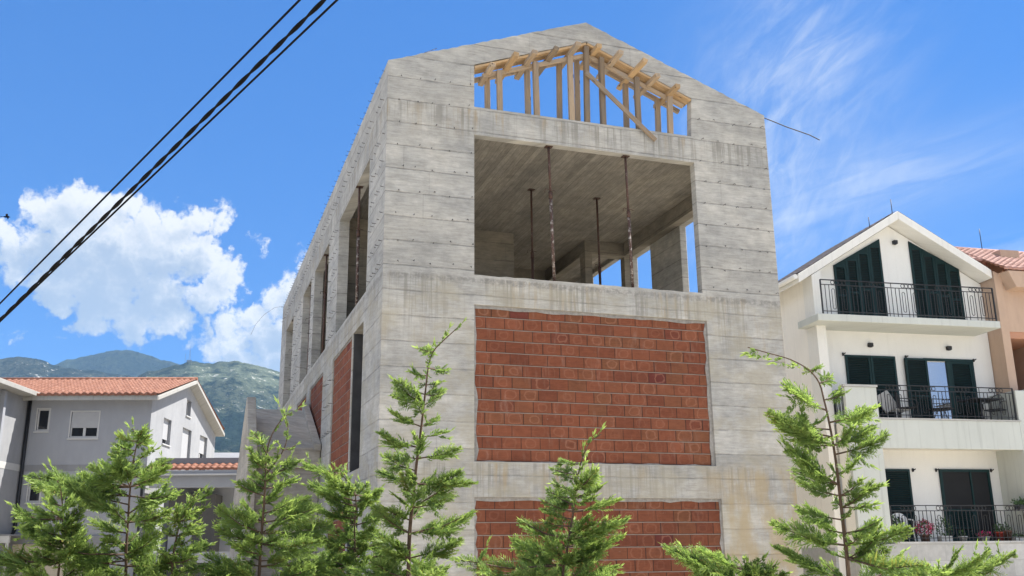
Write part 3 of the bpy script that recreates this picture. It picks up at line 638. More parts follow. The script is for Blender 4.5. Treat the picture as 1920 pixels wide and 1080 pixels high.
M_FASCIA = plaster('white_fascia', (.76, .75, .71), 45, .25, .05)
M_STONE = None
def stone_mat():
    m, nt, p = material('stone_cladding'); c = objco(nt); x, y, z = nt.sep(c)
    h = nt.mul(z, 1/.42); row = nt.m('FLOOR', h); u = nt.add(nt.mul(nt.add(x, y), 1/.85), nt.mul(nt.white(nt.vec(row, 1., 1.))[0], 1.))
    col = nt.m('FLOOR', u); fu, fh = nt.m('FRACT', u), nt.m('FRACT', h)
    e = nt.m('MINIMUM', nt.mul(nt.m('MINIMUM', fu, nt.sub(1., fu)), .85), nt.mul(nt.m('MINIMUM', fh, nt.sub(1., fh)), .42))
    j = nt.ss(e, .003, .009); r = nt.white(nt.vec(row, col, 2.))[0]; n = nt.noise(c, 7, 6, .65)
    k = nt.mul(nt.lin(r, 0, 1, .88, 1.1), nt.lin(n, .3, .7, .88, 1.1))
    nt.L.new(nt.mix(j, (.36, .355, .34), nt.scale(nt.mix(0, (.46, .455, .44), (.46, .455, .44)), k)), p.inputs['Base Color'])
    p.inputs['Roughness'].default_value = .8; nt.L.new(nt.bump(nt.add(j, nt.mul(n, .3)), .4, .006), p.inputs['Normal']); return m
M_STONE = stone_mat()
M_SHUT = plain('dark_green_paint', (.004, .022, .024), .6, .2, 5, spec=.25)
M_SHUT2 = plain('dark_green_frame', (.005, .026, .028), .55, .2, 5, spec=.25)
M_BLACK = plain('black_iron', (.012, .012, .014), .5, .2, 20)
M_DARK = plain('dark_room', (.010, .011, .013), .9, .1)
M_GREYPL = plaster('grey_plaster', (.29, .302, .333), 30, .12, .07, .5)
M_GREYLT = plaster('pale_grey_plaster', (.275, .282, .30), 22, .1, .12, .8)
M_GREYBAND = plaster('dark_grey_band', (.22, .225, .24), 30, .2)
M_EAVE = plaster('grey_eave_concrete', (.33, .325, .31), 30, .6)
M_FRAME = plain('white_window_frame', (.46, .46, .46), .45, .05)
M_BLIND = plain('grey_roller_blind', (.34, .345, .36), .6, .05)
M_TILE = tile_mat('red_roof_tile', (.175, .064, .037), (.235, .098, .060), .2)
M_TILEP = tile_mat('faded_roof_tile', (.33, .165, .13), (.42, .235, .195), .35)
M_TILED = tile_mat('dark_roof_tile', (.13, .115, .105), (.20, .165, .15), .3)
M_CLOTH = plain('grey_cushion', (.42, .41, .39), .9, .15, 9)
M_PLASTIC = plain('white_plastic', (.72, .72, .71), .4, .06)
M_TERRA = plain('red_pot', (.30, .035, .02), .6, .2); M_BROWN = plain('brown_pot', (.14, .07, .045), .7, .2)
M_POTW = plain('pale_pot', (.62, .60, .56), .6, .15)
def glass_mat(name, tint):
    m, nt, p = material(name); p.inputs['Base Color'].default_value = (*tint, 1); p.inputs['Roughness'].default_value = .03
    p.inputs['Specular IOR Level'].default_value = .5; p.inputs['IOR'].default_value = 1.5; return m
M_GLASS = glass_mat('window_glass', (.012, .014, .018))
M_MIRROR, _nt, _p = material('reflecting_glass'); _p.inputs['Base Color'].default_value = (.42, .46, .52, 1); _p.inputs['Metallic'].default_value = .9; _p.inputs['Roughness'].default_value = .03

def tile_roof(name, mat, parent, o, U, S, nu, ns, pu=.30, ps=.36, amp=.06, res=6, lift=.055):
    """barrel tiles as a real relief: o = lower corner, U along the eave, S up the slope (vectors of full length)"""
    o, U, S = Vector(o), Vector(U), Vector(S); N = U.cross(S).normalized()
    Lu, Ls = U.length, S.length; u, s = U/Lu, S/Ls
    cu = int(Lu/pu*res)+1; rows = int(math.ceil(Ls/ps)); vs = []; fs = []; rr = random.Random(len(name)+int(Lu*10))
    for r in range(rows):
        s0, s1 = r*ps, min((r+1)*ps+.03, Ls)
        js = rr.uniform(-.008, .008)
        for k, (sv, lift) in enumerate(((s0+js, -.02), (s0+js, lift), (s1, .005))):
            for i in range(cu):
                a = min(i*pu/res, Lu); w = amp*(.5+.5*math.cos(2*math.pi*a/pu))**.8
                vs.append(o+u*a+s*sv+N*(w*(1 if k else .25)+lift))
        b = r*3*cu
        for k in range(2):
            for i in range(cu-1): fs.append((b+k*cu+i, b+k*cu+i+1, b+(k+1)*cu+i+1, b+(k+1)*cu+i))
    mb = MB(); mb.add(vs, fs, True)
    ob = mb.build(name, mat, parent, fix=False); return ob

# ------------------------------------------------------------------ wrought iron railing in the plane y = v
def railing(name, parent, u0, u1, zb, zt, v, motif=True, along='x'):
    mb = MB(); P = (lambda a, z: (a, v, z)) if along == 'x' else (lambda a, z: (v, a, z))
    A = Vector(P(1, 0))-Vector(P(0, 0)); Z = Vector((0, 0, 1)); n = max(1, round((u1-u0)/1.05))
    def flat(a0, z0, a1, z1, w, d): mb.bar(P(a0, z0), P(a1, z1), w, d, (0, 1, 0) if along == 'x' else (1, 0, 0))
    flat(u0, zt, u1, zt, .022, .045); flat(u0, zt-.14, u1, zt-.14, .020, .020); flat(u0, zb+.09, u1, zb+.09, .020, .020)
    for a in (u0, u1): flat(a, zb, a, zt, .035, .035)
    step = (u1-u0)/n
    for i in range(n):
        b = u0+i*step
        if i: flat(b, zb, b, zt-.14, .014, .014); flat(b, zt-.14, b, zt, .014, .014)
        c1, c2 = b+step*.34, b+step*.66
        for cc in (c1, c2):
            pts = []; hw, z0, z1 = .045, zb+.2, zt-.30
            for k in range(9): t = math.pi*k/8; pts.append(P(cc+hw*math.cos(t), z1+hw*math.sin(t)))
            for k in range(9): t = math.pi+math.pi*k/8; pts.append(P(cc+hw*math.cos(t), z0+hw*math.sin(t)))
            pts.append(pts[0]); mb.tube(pts, .0095, 5, False)
            mb.ring(P(cc, zt-.07), A, Z, .056, .010)
            mb.ring(P(cc+(-.116 if cc == c2 else .116), zt-.07), A, Z, .056, .010) if step < 1.3 else None
            mb.ring(P(cc+.135*(1 if cc == c1 else -1), zt-.07), A, Z, .056, .0075) if step > 1.3 else None
        for k in (.12, .23, .45, .56, .78, .89):
            flat(b+step*k, zb+.0, b+step*k, zt-.14, .015, .015)
    return mb.build(name, M_BLACK, parent, fix=False)

# shutters: leaf with frame and tilted slats; ztop may slope
def shutter(parent, u0, u1, z0, ztop, v, slats=True, nleaf=1, back=True, fr=.065, mat=None):
    mb = MB(); zt = ztop if callable(ztop) else (lambda u: ztop)
    for i in range(nleaf):
        a0 = u0+(u1-u0)*i/nleaf+.004; a1 = u0+(u1-u0)*(i+1)/nleaf-.004
        poly = [(a0, z0), (a1, z0), (a1, zt(a1)), (a0, zt(a0))]
        zr = min(zt(a0), zt(a1))-fr
        inn = [(a0+fr, z0+fr*1.6), (a1-fr, z0+fr*1.6), (a1-fr, zr), (a0+fr, zr)]
        mid = z0+(zr-z0)*.45
        mb.prism(poly, v-.045, v, XZ, [rect(a0+fr, a1-fr, z0+fr*1.6, mid-.03), rect(a0+fr, a1-fr, mid+.03, zr)])
        z = z0+fr*1.6+.02
        while z < zr-.01:
            if abs(z-mid) > .045: mb.obox(((a0+a1)/2, v-.022, z), ((a1-a0)/2-fr+.004, 0, 0), (0, .020, .020), (0, -.003, .003))
            z += .052
        if zt(a0) != zt(a1):       # sloping head: ribs to look like fixed slats
            zz = zr+fr
            while zz < max(zt(a0), zt(a1))-.05:
                t = (zz-zt(a0))/(zt(a1)-zt(a0)); um = a0+(a1-a0)*t
                lo_, hi_ = (um+.05, a1-.05) if zt(a1) > zt(a0) else (a0+.05, um-.05)
                if hi_-lo_ > .05: mb.box(lo_, hi_, v-.053, v-.044, zz-.014, zz+.014)
                zz += .052
    o = mb.build('shutter', mat or M_SHUT, parent, fix=False)
    if back:
        lo_ = [(u0+.01, z0+.01), (u1-.01, z0+.01), (u1-.01, zt(u1)-.02), (u0+.01, zt(u0)-.02)]
        MB().prism(lo_, v-.012, v+.03, XZ).build('backing', M_DARK, o)
    return o

# ------------------------------------------------------------------ white house on the right
WTH = -.107
wh = empty('white_house', (13.208, 4.46, 0), WTH, 'white gabled house with dark green shutters and iron balcony railings', 'house')
mb = MB().prism([(.18, 0), (.43, 0), (.43, 9.405), (.18, 9.25)], 1.15, 4.6, XZ); mb.box(.18, .43, 4.6, 12, 0, 9.1); mb.box(.18, .43, .6, 1.15, 0, 4.999)
mb.build('side_wall', M_CREAM, wh)
def zroof(u): return 11.40-.618*(3.23-u) if u < 3.23 else 11.40-.575*(u-3.23)
rwp = [(.43, 0), (6.2, 0), (6.2, zroof(6.2)-.30), (3.23, 11.10), (.43, zroof(.43)-.30)]
MB().prism(rwp, 1.15, 1.40, XZ).build('front_wall', M_WHITE, wh)
MB().prism([(.18, 5.0), (.47, 5.0), (.47, zroof(.47)-.28), (.18, zroof(.18)-.28)], .6, 1.15, XZ).build('pier', M_FASCIA, wh)
MB().box(.43, 6.2, 1.4, 12, 0, 9.1).build('body_wall', M_CREAM, wh)
# roof slabs with broad white verge
for (ua, ub, nm) in ((-.25, 3.23, 'l'), (3.23, 6.19, 'r')):
    MB().prism([(ua, zroof(ua)-.26), (ub, zroof(ub)-.26), (ub, zroof(ub)), (ua, zroof(ua))], .58, 4.6, XZ).build('roof', M_FASCIA, wh, .01)
tile_roof('roof_tiles', M_TILED, wh, (-.30, 4.6, zroof(-.30)+.01), (0, -4.0, 0), (3.50, 0, .618*3.50), 0, 0, amp=.02, lift=.02)
tile_roof('roof_tiles', M_TILED, wh, (6.16, .62, zroof(6.16)+.01), (0, 4.0, 0), (-2.9, 0, .575*2.9), 0, 0, amp=.02, lift=.02)
MB().tube([(-.33, .6, 9.17), (-.33, 4.6, 9.17)], .075, 8).build('gutter', M_WHITE, wh)
for (u, v, z0, h) in ((3.336, 1.0, 11.45, .48), (2.44, .9, 10.98, .28), (6.32, 1.0, 10.70, .46)):
    MB().tube([(u, v, z0-.2), (u, v, z0+h)], .012, 6).build('lightning_rod', M_BLACK, wh)
# balconies
MB().box(-.09, 5.75, 0, 1.149, 7.745, 7.95).build('balcony_slab', M_GREYWHITE, wh, .012)
railing('railing', wh, .12, 5.69, 7.952, 8.955, .07)
MB().box(.50, 1.475, 0, .13, 1.75, 5.90).build('parapet', M_GREYWHITE, wh, .01)
MB().box(.455, 1.50, -.03, .16, 5.902, 5.96).build('coping', M_STONE, wh)
MB().box(.50, .66, .13, .60, 1.75, 4.95).build('parapet', M_CREAM, wh)
MB().box(1.477, 5.90, 0, .13, 4.226, 5.02).build('parapet', M_GREYWHITE, wh, .01)
MB().box(1.44, 5.95, -.025, .155, 5.022, 5.06).build('coping', M_STONE, wh)
MB().box(.662, 6.2, .132, 1.148, 4.30, 4.98).build('balcony_slab', M_CREAM, wh)
railing('railing', wh, 1.50, 5.86, 5.062, 5.98, .06)
railing('railing', wh, .12, .62, 4.96, 5.86, .52, along='y')
MB().box(5.902, 6.22, 0, 1.148, 1.75, 5.92).build('parapet', M_GREYWHITE, wh, .01)
MB().box(.46, 6.35, -.04, .599, 0, 1.70).build('base_wall', M_STONE, wh)
MB().box(.1, .60, .601, 6, 0, 1.62).build('base_wall', M_STONE, wh)
MB().box(1.50, 5.90, -.06, .16, 1.702, 1.752).build('coping', M_STONE, wh)
MB().box(.662, 5.9, .162, 1.148, 1.5, 1.70).build('balcony_slab', M_STONE, wh)
railing('railing', wh, 1.54, 5.88, 1.754, 2.70, .07)
# top storey shutters with sloping heads
shutter(wh, 1.232, 2.86, 8.12, lambda u: 9.74+(u-1.232)*.566, 1.148, nleaf=4)
shutter(wh, 3.852, 5.483, 8.12, lambda u: 10.645-(u-3.852)*.50, 1.148, nleaf=4)
# middle storey
def door_frame(u0, u1, z0, z1, v):
    mb = MB(); w = .075
    mb.prism(rect(u0, u1, z0, z1), v-.06, v, XZ, [rect(u0+w, u1-w, z0+.02, z1-w)]); return mb.build('door_frame', M_SHUT2, wh)
shutter(wh, 1.30, 2.11, 4.99, 7.03, 1.146); shutter(wh, 2.115, 2.93, 4.99, 7.03, 1.143, mat=M_SHUT2)
door_frame(3.86, 5.52, 4.985, 7.01, 1.147)
MB().box(3.95, 4.60, 1.125, 1.145, 5.05, 6.90).build('window_pane', M_MIRROR, wh)
MB().box(4.60, 4.72, 1.09, 1.146, 5.0, 6.93).build('door_frame', M_SHUT2, wh)
shutter(wh, 4.722, 5.45, 5.0, 6.93, 1.14)
lf = shutter(wh, 3.19, 3.92, 4.99, 6.985, 1.075)
# lower storey
shutter(wh, 2.10, 2.975, 1.71, 3.762, 1.146, mat=M_SHUT)
door_frame(3.925, 5.56, 1.705, 3.77, 1.147)
MB().box(4.0, 5.49, 1.12, 1.145, 1.75, 3.70).build('dark_screen', M_DARK, wh)
MB().box(4.895, 4.945, 1.085, 1.119, 1.72, 3.72).build('door_frame', M_SHUT2, wh)
shutter(wh, 4.02, 4.88, 1.76, 2.65, 1.118, back=False)
for (u, z) in ((3.37, 10.58), (2.155, 7.35), (4.757, 7.342)):
    mb = MB(); mb.box(u-.06, u+.06, 1.03, 1.149, z-.06, z+.05); mb.lathe((u, 1.085, z-.075), [(.0, .0), (.045, .0), (.05, .016), (.0, .016)], 12)
    mb.build('wall_lamp', M_BLACK, wh)
MB().lathe((6.1, .9, 9.66), [(.0, 0), (.09, .0), (.10, .05), (0, .06)], 14).build('wall_lamp', M_WHITE, wh)
for (u, z) in ((1.262, 7.05), (5.58, 7.0), (3.30, 7.03), (3.10, 3.74), (3.845, 3.745), (5.65, 3.745)):
    mb = MB(); mb.tube([(u, 1.15, z), (u+.01, 1.07, z+.005), (u+.035, 1.06, z+.03)], .016, 6); mb.tube([(u, 1.09, z), (u-.05, 1.08, z-.03), (u-.04, 1.08, z-.06)], .013, 6); mb.box(u-.025, u+.025, 1.12, 1.149, z-.045, z+.045)
    mb.build('shutter_hook', M_BLACK, wh)

# ------------------------------------------------------------------ peach house joined to it
ph = empty('peach_house', (13.208, 4.46, 0), WTH, 'peach rendered house with faded tiles joined to the white gable', 'house')
MB().prism([(6.222, 0), (6.49, 0), (6.49, 9.55), (6.222, 9.66)], .56, 9, XZ).build('pier', M_PEACH, ph)
MB().box(6.495, 12, .60, .90, 7.80, 9.55).build('wall', M_PEACH, ph)
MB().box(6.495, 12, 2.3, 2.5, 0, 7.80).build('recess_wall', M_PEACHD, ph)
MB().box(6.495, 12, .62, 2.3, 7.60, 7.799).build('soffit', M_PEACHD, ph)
MB().box(7.9, 8.2, .60, 2.3, 5.0, 7.6).build('pier', M_PEACH, ph)
MB().prism([(6.62, 9.07), (12, 9.07), (12, 9.58), (6.40, 9.58)], .15, .599, XZ).build('eave_box', M_PEACH, ph, .01)
MB().box(6.26, 12, -.02, .55, 0, 5.90).build('parapet', M_GREYWHITE, ph, .01)
MB().box(6.24, 12, -.05, .555, 5.902, 5.96).build('coping', M_STONE, ph)
MB().box(6.495, 12, .56, 2.3, 4.9, 5.05).build('floor_slab', M_GREYWHITE, ph)
tile_roof('roof_tiles', M_TILEP, ph, (6.25, .12, 9.62), (6.05, 0, -.08), (0, 2.5, 1.45), 0, 0, pu=.22, ps=.21, amp=.045, lift=.04)
for ux, vx in ((5.6, .95), (5.0, 1.2), (4.45, 1.75)):
    tile_roof('roof_tiles', M_TILEP, ph, (ux, vx, 9.555+.58*vx), (.65 if ux > 5.5 else .6, 0, 0), (0, 2.62-vx, .58*(2.62-vx)), 0, 0, pu=.22, ps=.21, amp=.045, lift=.04)
tile_roof('roof_tiles', M_TILEP, ph, (12.3, 5.0, 9.55), (-8, 0, 0), (0, -2.35, 1.45), 0, 0)
MB().tube([(4.3, 2.64, 11.05), (12.3, 2.64, 10.95)], .10, 8).build('ridge_tiles', M_TILEP, ph)
MB().box(7.42, 8.1, 1.55, 2.2, 10.0, 10.72).build('chimney', M_PEACH, ph)
mb = MB(); mb.tube([(6.86, 2.29, 7.22), (6.86, 2.13, 7.25), (6.86, 2.08, 7.33)], .02, 6); mb.lathe((6.86, 2.06, 7.1), [(0, .20), (.09, .17), (.06, .0), (0, 0)], 10)
mb.build('wall_lamp', M_BLACK, ph)

# ------------------------------------------------------------------ balcony furniture and pots
def wpt(u, v, z):
    c, s = math.cos(WTH), math.sin(WTH); return (13.208+u*c-v*s, 4.46+u*s+v*c, z)
def armchair(u, v, z, rz, label):
    t = empty('armchair', wpt(u, v, z), WTH+rz, label, 'chair')
    mb = MB()
    for k in range(9): x = -.2+.05*k; mb.tube([(x, -.22, .42), (x, .2, .41)], .008, 5)
    mb.tube([(-.23, -.24, .42), (.23, -.24, .42), (.23, .22, .42), (-.23, .22, .42), (-.23, -.24, .42)], .013, 6, False); mb.build('seat', M_BLACK, t, fix=False)
    mb = MB()
    arc = [(-.23, .22, .42)]+[(-.23*math.cos(a), .24+.04*math.sin(a), .66+.24*math.sin(a)) for a in np.linspace(0, math.pi, 9)]+[(.23, .22, .42)]
    mb.tube(arc, .013, 6)
    for k in range(7): x = -.18+.06*k; mb.tube([(x, .22, .42), (x, .26, .66+.23*math.sqrt(max(0, 1-(x/.23)**2)))], .007, 5)
    mb.build('backrest', M_BLACK, t, fix=False)
    for s in (-1, 1):
        MB().tube([(s*.23, .22, .68), (s*.25, .0, .66), (s*.25, -.2, .62), (s*.24, -.26, .52), (s*.23, -.24, .42)], .013, 6).build('armrest', M_BLACK, t, fix=False)
        for y in (-.24, .22): MB().tube([(s*.23, y, .42), (s*.25, y*1.15, .002)], .013, 6).build('leg', M_BLACK, t, fix=False)
armchair(2.75, .55, 5.0, R(65), 'black iron armchair on the middle balcony beside the pale cushion chair')
armchair(5.62, .55, 5.0, R(-60), 'black iron armchair right of the black table on the middle balcony')
t = empty('balcony_table', wpt(5.2, .62, 5.0), WTH, 'black iron table by the glass door on the middle balcony', 'table')
MB().prism([(-.52, -.36), (.52, -.36), (.52, .36), (-.52, .36)], .70, .725, XY).build('table_top', M_BLACK, t)
MB().lathe((0, 0, .05), [(.03, 0), (.05, .1), (.03, .3), (.06, .5), (.03, .65)], 10).build('pedestal', M_BLACK, t)
for k in range(3):
    a = 2.1*k+.3; MB().tube([(0, 0, .12), (.2*math.cos(a), .2*math.sin(a), .14), (.33*math.cos(a), .33*math.sin(a), .012)], .014, 6).build('leg', M_BLACK, t, fix=False)
t = empty('cushion_chair', wpt(2.55, .85, 5.0), WTH, 'pale grey folding chair leaning back behind the middle balcony rail', 'chair')
MB().bar((-.05, .05, .42), (-.30, .15, .90), .46, .06, (0, 1, 0)).build('backrest', M_CLOTH, t, .01)
MB().box(-.1, .38, -.2, .26, .38, .44).build('seat', M_CLOTH, t, .01)
for x in (-.08, .36):
    for y in (-.18, .24): MB().tube([(x, y, .38), (x, y, .002)], .014, 6).build('leg', M_FRAME, t, fix=False)
t = empty('low_table', wpt(3.85, .6, 5.0), WTH, 'low round dark table in front of the glass door on the middle balcony', 'table')
MB().lathe((0, 0, .40), [(0, 0), (.36, 0), (.36, .025), (0, .025)], 20).build('table_top', M_BLACK, t)
for k in range(3):
    a = 2.1*k; MB().tube([(.1*math.cos(a), .1*math.sin(a), .4), (.28*math.cos(a), .28*math.sin(a), .002)], .012, 6).build('leg', M_BLACK, t, fix=False)
t = empty('plastic_chair', wpt(2.22, .62, 1.70), WTH+R(-15), 'white plastic chair behind the lower balcony rail', 'chair')
bk = [(.24*math.cos(a), .62+.22*math.sin(a)) for a in np.linspace(math.pi, 0, 10)]
MB().prism([(-.22, .42)]+bk+[(.22, .42)], .22, .25, lambda a, b, d: (a, d+(b-.42)*.15, b), [[(-.12, .5), (-.07, .5), (-.07, .7), (-.12, .7)], [(-.025, .5), (.025, .5), (.025, .74), (-.025, .74)], [(.07, .5), (.12, .5), (.12, .7), (.07, .7)]]).build('backrest', M_PLASTIC, t)
MB().box(-.23, .23, -.22, .22, .40, .43).build('seat', M_PLASTIC, t, .008)
for s in (-1, 1):
    MB().tube([(s*.24, .24, .66), (s*.26, -.05, .64), (s*.25, -.2, .6), (s*.23, -.22, .42)], .02, 6).build('armrest', M_PLASTIC, t, fix=False)
    for y in (-.2, .2): MB().tube([(s*.2, y, .41), (s*.23, y*1.2, .002)], [.022, .016], 6).build('leg', M_PLASTIC, t, fix=False)
M_LEAFP = plain('pot_plant_leaf', (.045, .10, .025), .6, .5, 30); M_FLOWER = plain('magenta_petal', (.42, .006, .085), .6, .4, 40)
M_FLOWERR = plain('pink_petal', (.48, .02, .14), .6, .4, 40)
def tuft(n, c, r, size, seed, up=.3):
    rr = np.random.RandomState(seed); mb = MB()
    for i in range(n):
        d = rr.normal(size=3); d /= np.linalg.norm(d); p = np.array(c)+d*np.array(r)*rr.uniform(.25, 1)**.6
        t = rr.normal(size=3)+np.array((0, 0, up)); t /= np.linalg.norm(t); b = np.cross(t, rr.normal(size=3)); b /= np.linalg.norm(b)
        s = size*rr.uniform(.6, 1.3)
        mb.add([p, p+t*s*.5+b*s*.28, p+t*s, p+t*s*.5-b*s*.28], [(0, 1, 2, 3)])
    return mb
def pot(u, v, z, r, h, pm, label, leaf=None, flower=None, box=False, hang=0):
    t = empty('flower_pot', wpt(u, v, z), WTH, label, 'flower pot', 'pots along the lower balcony')
    if box: MB().prism([(-r, -.1), (r, -.1), (r*1.05, .1), (-r*1.05, .1)], 0.001, h, XY).build('pot', pm, t, .01)
    else: MB().lathe((0, 0, 0), [(0, .001), (r*.75, .001), (r*.95, h*.85), (r*1.08, h*.85), (r*1.08, h), (r*.9, h), (r*.85, h*.8), (0, h*.8)], 18).build('pot', pm, t)
    if leaf: tuft(leaf[0], (0, 0, h+leaf[2]*.6), (leaf[1], leaf[1]*.7, leaf[2]), .07, int(u*100)).build('plant', M_LEAFP, t, fix=False)
    if flower: tuft(flower[0], (0, -.03, h+flower[2]*.7), (flower[1], flower[1]*.7, flower[2]), .05, int(u*77)).build('flowers', flower[3], t, fix=False)
    return t
pot(2.62, .26, 1.70, .13, .24, M_BROWN, 'pot with a big bush of deep magenta flowers by the white chair', (200, .24, .26), (420, .30, .24, M_FLOWER))
pot(3.26, .30, 1.70, .17, .20, M_POTW, 'pale trough with a loose green plant beside the magenta bush', (170, .26, .32), None, True)
pot(3.82, .30, 1.70, .11, .19, M_POTW, 'small pale pot standing before the dark door', (40, .12, .09))
pot(4.48, .30, 1.70, .15, .17, M_POTW, 'white pot with a low mat of pink flowers', (80, .2, .08), (170, .24, .09, M_FLOWERR))
pot(5.0, .34, 1.70, .12, .30, M_TERRA, 'red pot with a round green plant right of the dark door', (120, .14, .17))
pot(5.30, .40, 1.70, .13, .34, M_BROWN, 'brown pot beside the red pot on the lower balcony', (60, .13, .12))
pot(5.58, .30, 1.70, .20, .16, M_POTW, 'pale trough at the right end of the lower balcony', (60, .2, .07), None, True)
t = empty('hanging_plant', wpt(5.72, .16, 2.70), WTH, 'dark green trailing plant on the right end of the lower rail', 'plant')
MB().prism([(-.2, -.08), (.18, -.08), (.18, .08), (-.2, .08)], -.11, .02, XY).build('pot', M_BLACK, t)
tuft(260, (0, 0, .06), (.34, .14, .13), .08, 5).build('foliage', M_LEAFP, t, fix=False)
t = empty('dark_shrub', wpt(1.78, .3, 1.70), WTH, 'dark leafy shrub in the left corner of the lower balcony', 'plant')
MB().lathe((0, 0, 0), [(0, .001), (.12, .001), (.15, .22), (.13, .22), (0, .2)], 16).build('pot', M_POTW, t)
tuft(240, (0, 0, .48), (.2, .16, .30), .08, 9).build('foliage', M_LEAFP, t, fix=False)

# ------------------------------------------------------------------ grey house on the left
LTH = -.275; LX, LY = -4.918, 27.884
gh = empty('grey_house', (LX, LY, 0), LTH, 'pale grey rendered house with red tile roof and pale window frames', 'house')
VR, VB = 5.3, 11.35                 # ridge and rear wall
def lz(v): return 8.36+(v+.6)*(1.72/5.9) if v < VR else 10.08-(v-VR)*(1.72/5.6)
wins_f = [(-4.915, -4.41, 6.964, 7.90), (-3.445, -2.25, 6.654, 7.775), (-4.93, -4.42, 3.90, 4.825), (-3.43, -2.26, 3.61, 4.77)]
MB().prism(rect(-5.36, -.002, 0, 8.36), 0, .3, XZ, [rect(*w) for w in wins_f]).build('front_wall', M_GREYPL, gh)
gp = [(.3, 0), (VB, 0), (VB, lz(VB)-.2), (VR, 9.9), (.3, lz(.3)-.2)]
wins_g = [(1.87, 3.06, 6.60, 7.77), (4.99, 6.56, 5.6, 7.71), (8.2, 9.69, 5.6, 7.70), (5.33, 6.12, 8.355, 9.13)]
gw = MB().prism([(.0, 0), (VB, 0), (VB, lz(VB)-.2), (VR, 9.9), (0, lz(0)-.2)], -.3, 0, YZ, [rect(*w) for w in wins_g])
MB().prism([(.3, 0), (VB, 0), (VB, lz(VB)-.2), (VR, 9.9), (.3, lz(.3)-.2)], -.3, 0, YZ, [rect(*w) for w in wins_g]).build('gable_wall', M_GREYLT, gh)
MB().prism(rect(0, .3, 0, lz(0)-.2), -.002, 0, YZ).build('corner_strip', M_GREYLT, gh)
MB().box(-12, -.3, 4, VB, 0, 8.2).build('body_wall', M_GREYPL, gh)
MB().box(-5.36, -.002, -.012, -.001, 5.19, 5.47).build('band', M_GREYBAND, gh)
MB().box(-5.36, -.002, -.10, -.001, 2.15, 2.46).build('band', M_GREYBAND, gh)
# roof with deep verges
for (va, vb) in ((-.62, VR), (VR, VB+.2)):
    MB().prism([(va, lz(va)-.17), (vb, lz(vb)-.17), (vb, lz(vb)), (va, lz(va))], -12, .46, YZ).build('roof', M_EAVE, gh, .01)
MB().box(-5.05, .44, -.70, -.621, 8.185, 8.405).build('fascia', M_EAVE, gh)
tile_roof('roof_tiles', M_TILE, gh, (-12, -.76, 8.385), (12.44, 0, 0), (0, 6.06, 1.72), 0, 0, amp=.085, lift=.06)
tile_roof('roof_tiles', M_TILE, gh, (.40, VB+.25, 8.36), (-12.4, 0, 0), (0, -6.1, 1.74), 0, 0)
MB().tube([(-12, VR, 10.14), (.44, VR, 10.14)], .11, 8).build('ridge_tiles', M_TILE, gh)
def frame_win(w, plane, blind, mull=True):
    a0, a1, z0, z1 = w; M = XZ if plane == 'f' else YZ; s = 1 if plane == 'f' else -1
    D = (lambda a, b: (a, b)) if plane == 'f' else (lambda a, b: (-b, -a))
    f = .055
    q = 0 if plane == 'f' else .10
    d0, d1 = D(.06+q, .12+q); holes = [rect(a0+f, a1-f, z0+f, z1-f)]
    if mull:
        c = (a0+a1)/2; holes = [rect(a0+f, c-f, z0+f, z1-f), rect(c+f, a1-f, z0+f, z1-f)]
    o = MB().prism(rect(a0+.002, a1-.002, z0+.002, z1-.002), d0, d1, M, holes).build('window', M_FRAME, gh)
    d0, d1 = D(.10+q, .11+q); MB().prism(rect(a0+.03, a1-.03, z0+.03, z1-.03), d0, d1, M).build('pane', M_GLASS, o)
    d0, d1 = D(-.02, .0); fw = .05 if plane == 'f' else .02
    if plane == 'f': MB().prism(rect(a0-fw, a1+fw, z0-fw, z1+fw), d0, d1, M, [rect(a0, a1, z0, z1)]).build('surround', M_FRAME, o)
    d0, d1 = D(-.06, .06); MB().prism(rect(a0-fw-.03, a1+fw+.03, z0-fw-.05, z0-fw), d0, d1, M).build('sill', M_FRAME, o)
    if blind is not None:
        d0, d1 = D(.035+q, .055+q); MB().prism(rect(a0+.02, a1-.02, z1-(z1-z0)*blind, z1-.003), d0, d1, M).build('roller_blind', M_BLIND, o)
frame_win(wins_f[0], 'f', None, False); frame_win(wins_f[1], 'f', .63); frame_win(wins_f[2], 'f', None, False); frame_win(wins_f[3], 'f', .6)
frame_win(wins_g[0], 'g', .8, False); frame_win(wins_g[1], 'g', .97, False); frame_win(wins_g[2], 'g', .42); frame_win(wins_g[3], 'g', None, False)
MB().tube([(-5.26, -.10, 8.3), (-5.26, -.10, 2.75), (-5.33, -.13, 2.55), (-5.8, -.2, 2.46)], .075, 8).build('downpipe', M_BLACK, gh)
MB().tube([(-.10, -.08, 5.1), (-.10, -.08, .3)], .05, 8).build('downpipe', M_BLACK, gh)
# projecting wing at the far left: its gable looks to the right
MB().box(-12, -5.365, -11, -.02, 0, 8.36).build('wing_wall', M_GREYLT, gh)
MB().box(-12, -4.72, -11.4, -.1, 8.362, 8.56).build('wing_roof', M_EAVE, gh, .01)
MB().box(-5.364, -5.20, -2.62, -2.42, 0, 8.3).build('pilaster', M_GREYPL, gh)
MB().box(-5.364, -5.352, -11, -.03, 5.19, 5.47).build('band', M_FRAME, gh)
# glazed porch frame under the wing, lower wall and canopy
mb = MB(); mb.box(-7.6, -4.75, -1.7, -1.55, 2.18, 2.46)
gl = mb.build('porch_beam', M_FRAME, gh)
for u in (-6.9, -5.75, -4.82): MB().box(u-.045, u+.045, -1.67, -1.58, 0, 2.18).build('porch_post', M_FRAME, gh)
MB().box(-7.6, -4.7, -1.72, -.12, 2.465, 2.52).build('porch_roof', M_GREYBAND, gh)
MB().box(-5.30, -2.1, -.03, -.013, 0, 2.14).build('lower_wall', plaster('beige_plaster', (.50, .44, .35), 40), gh)
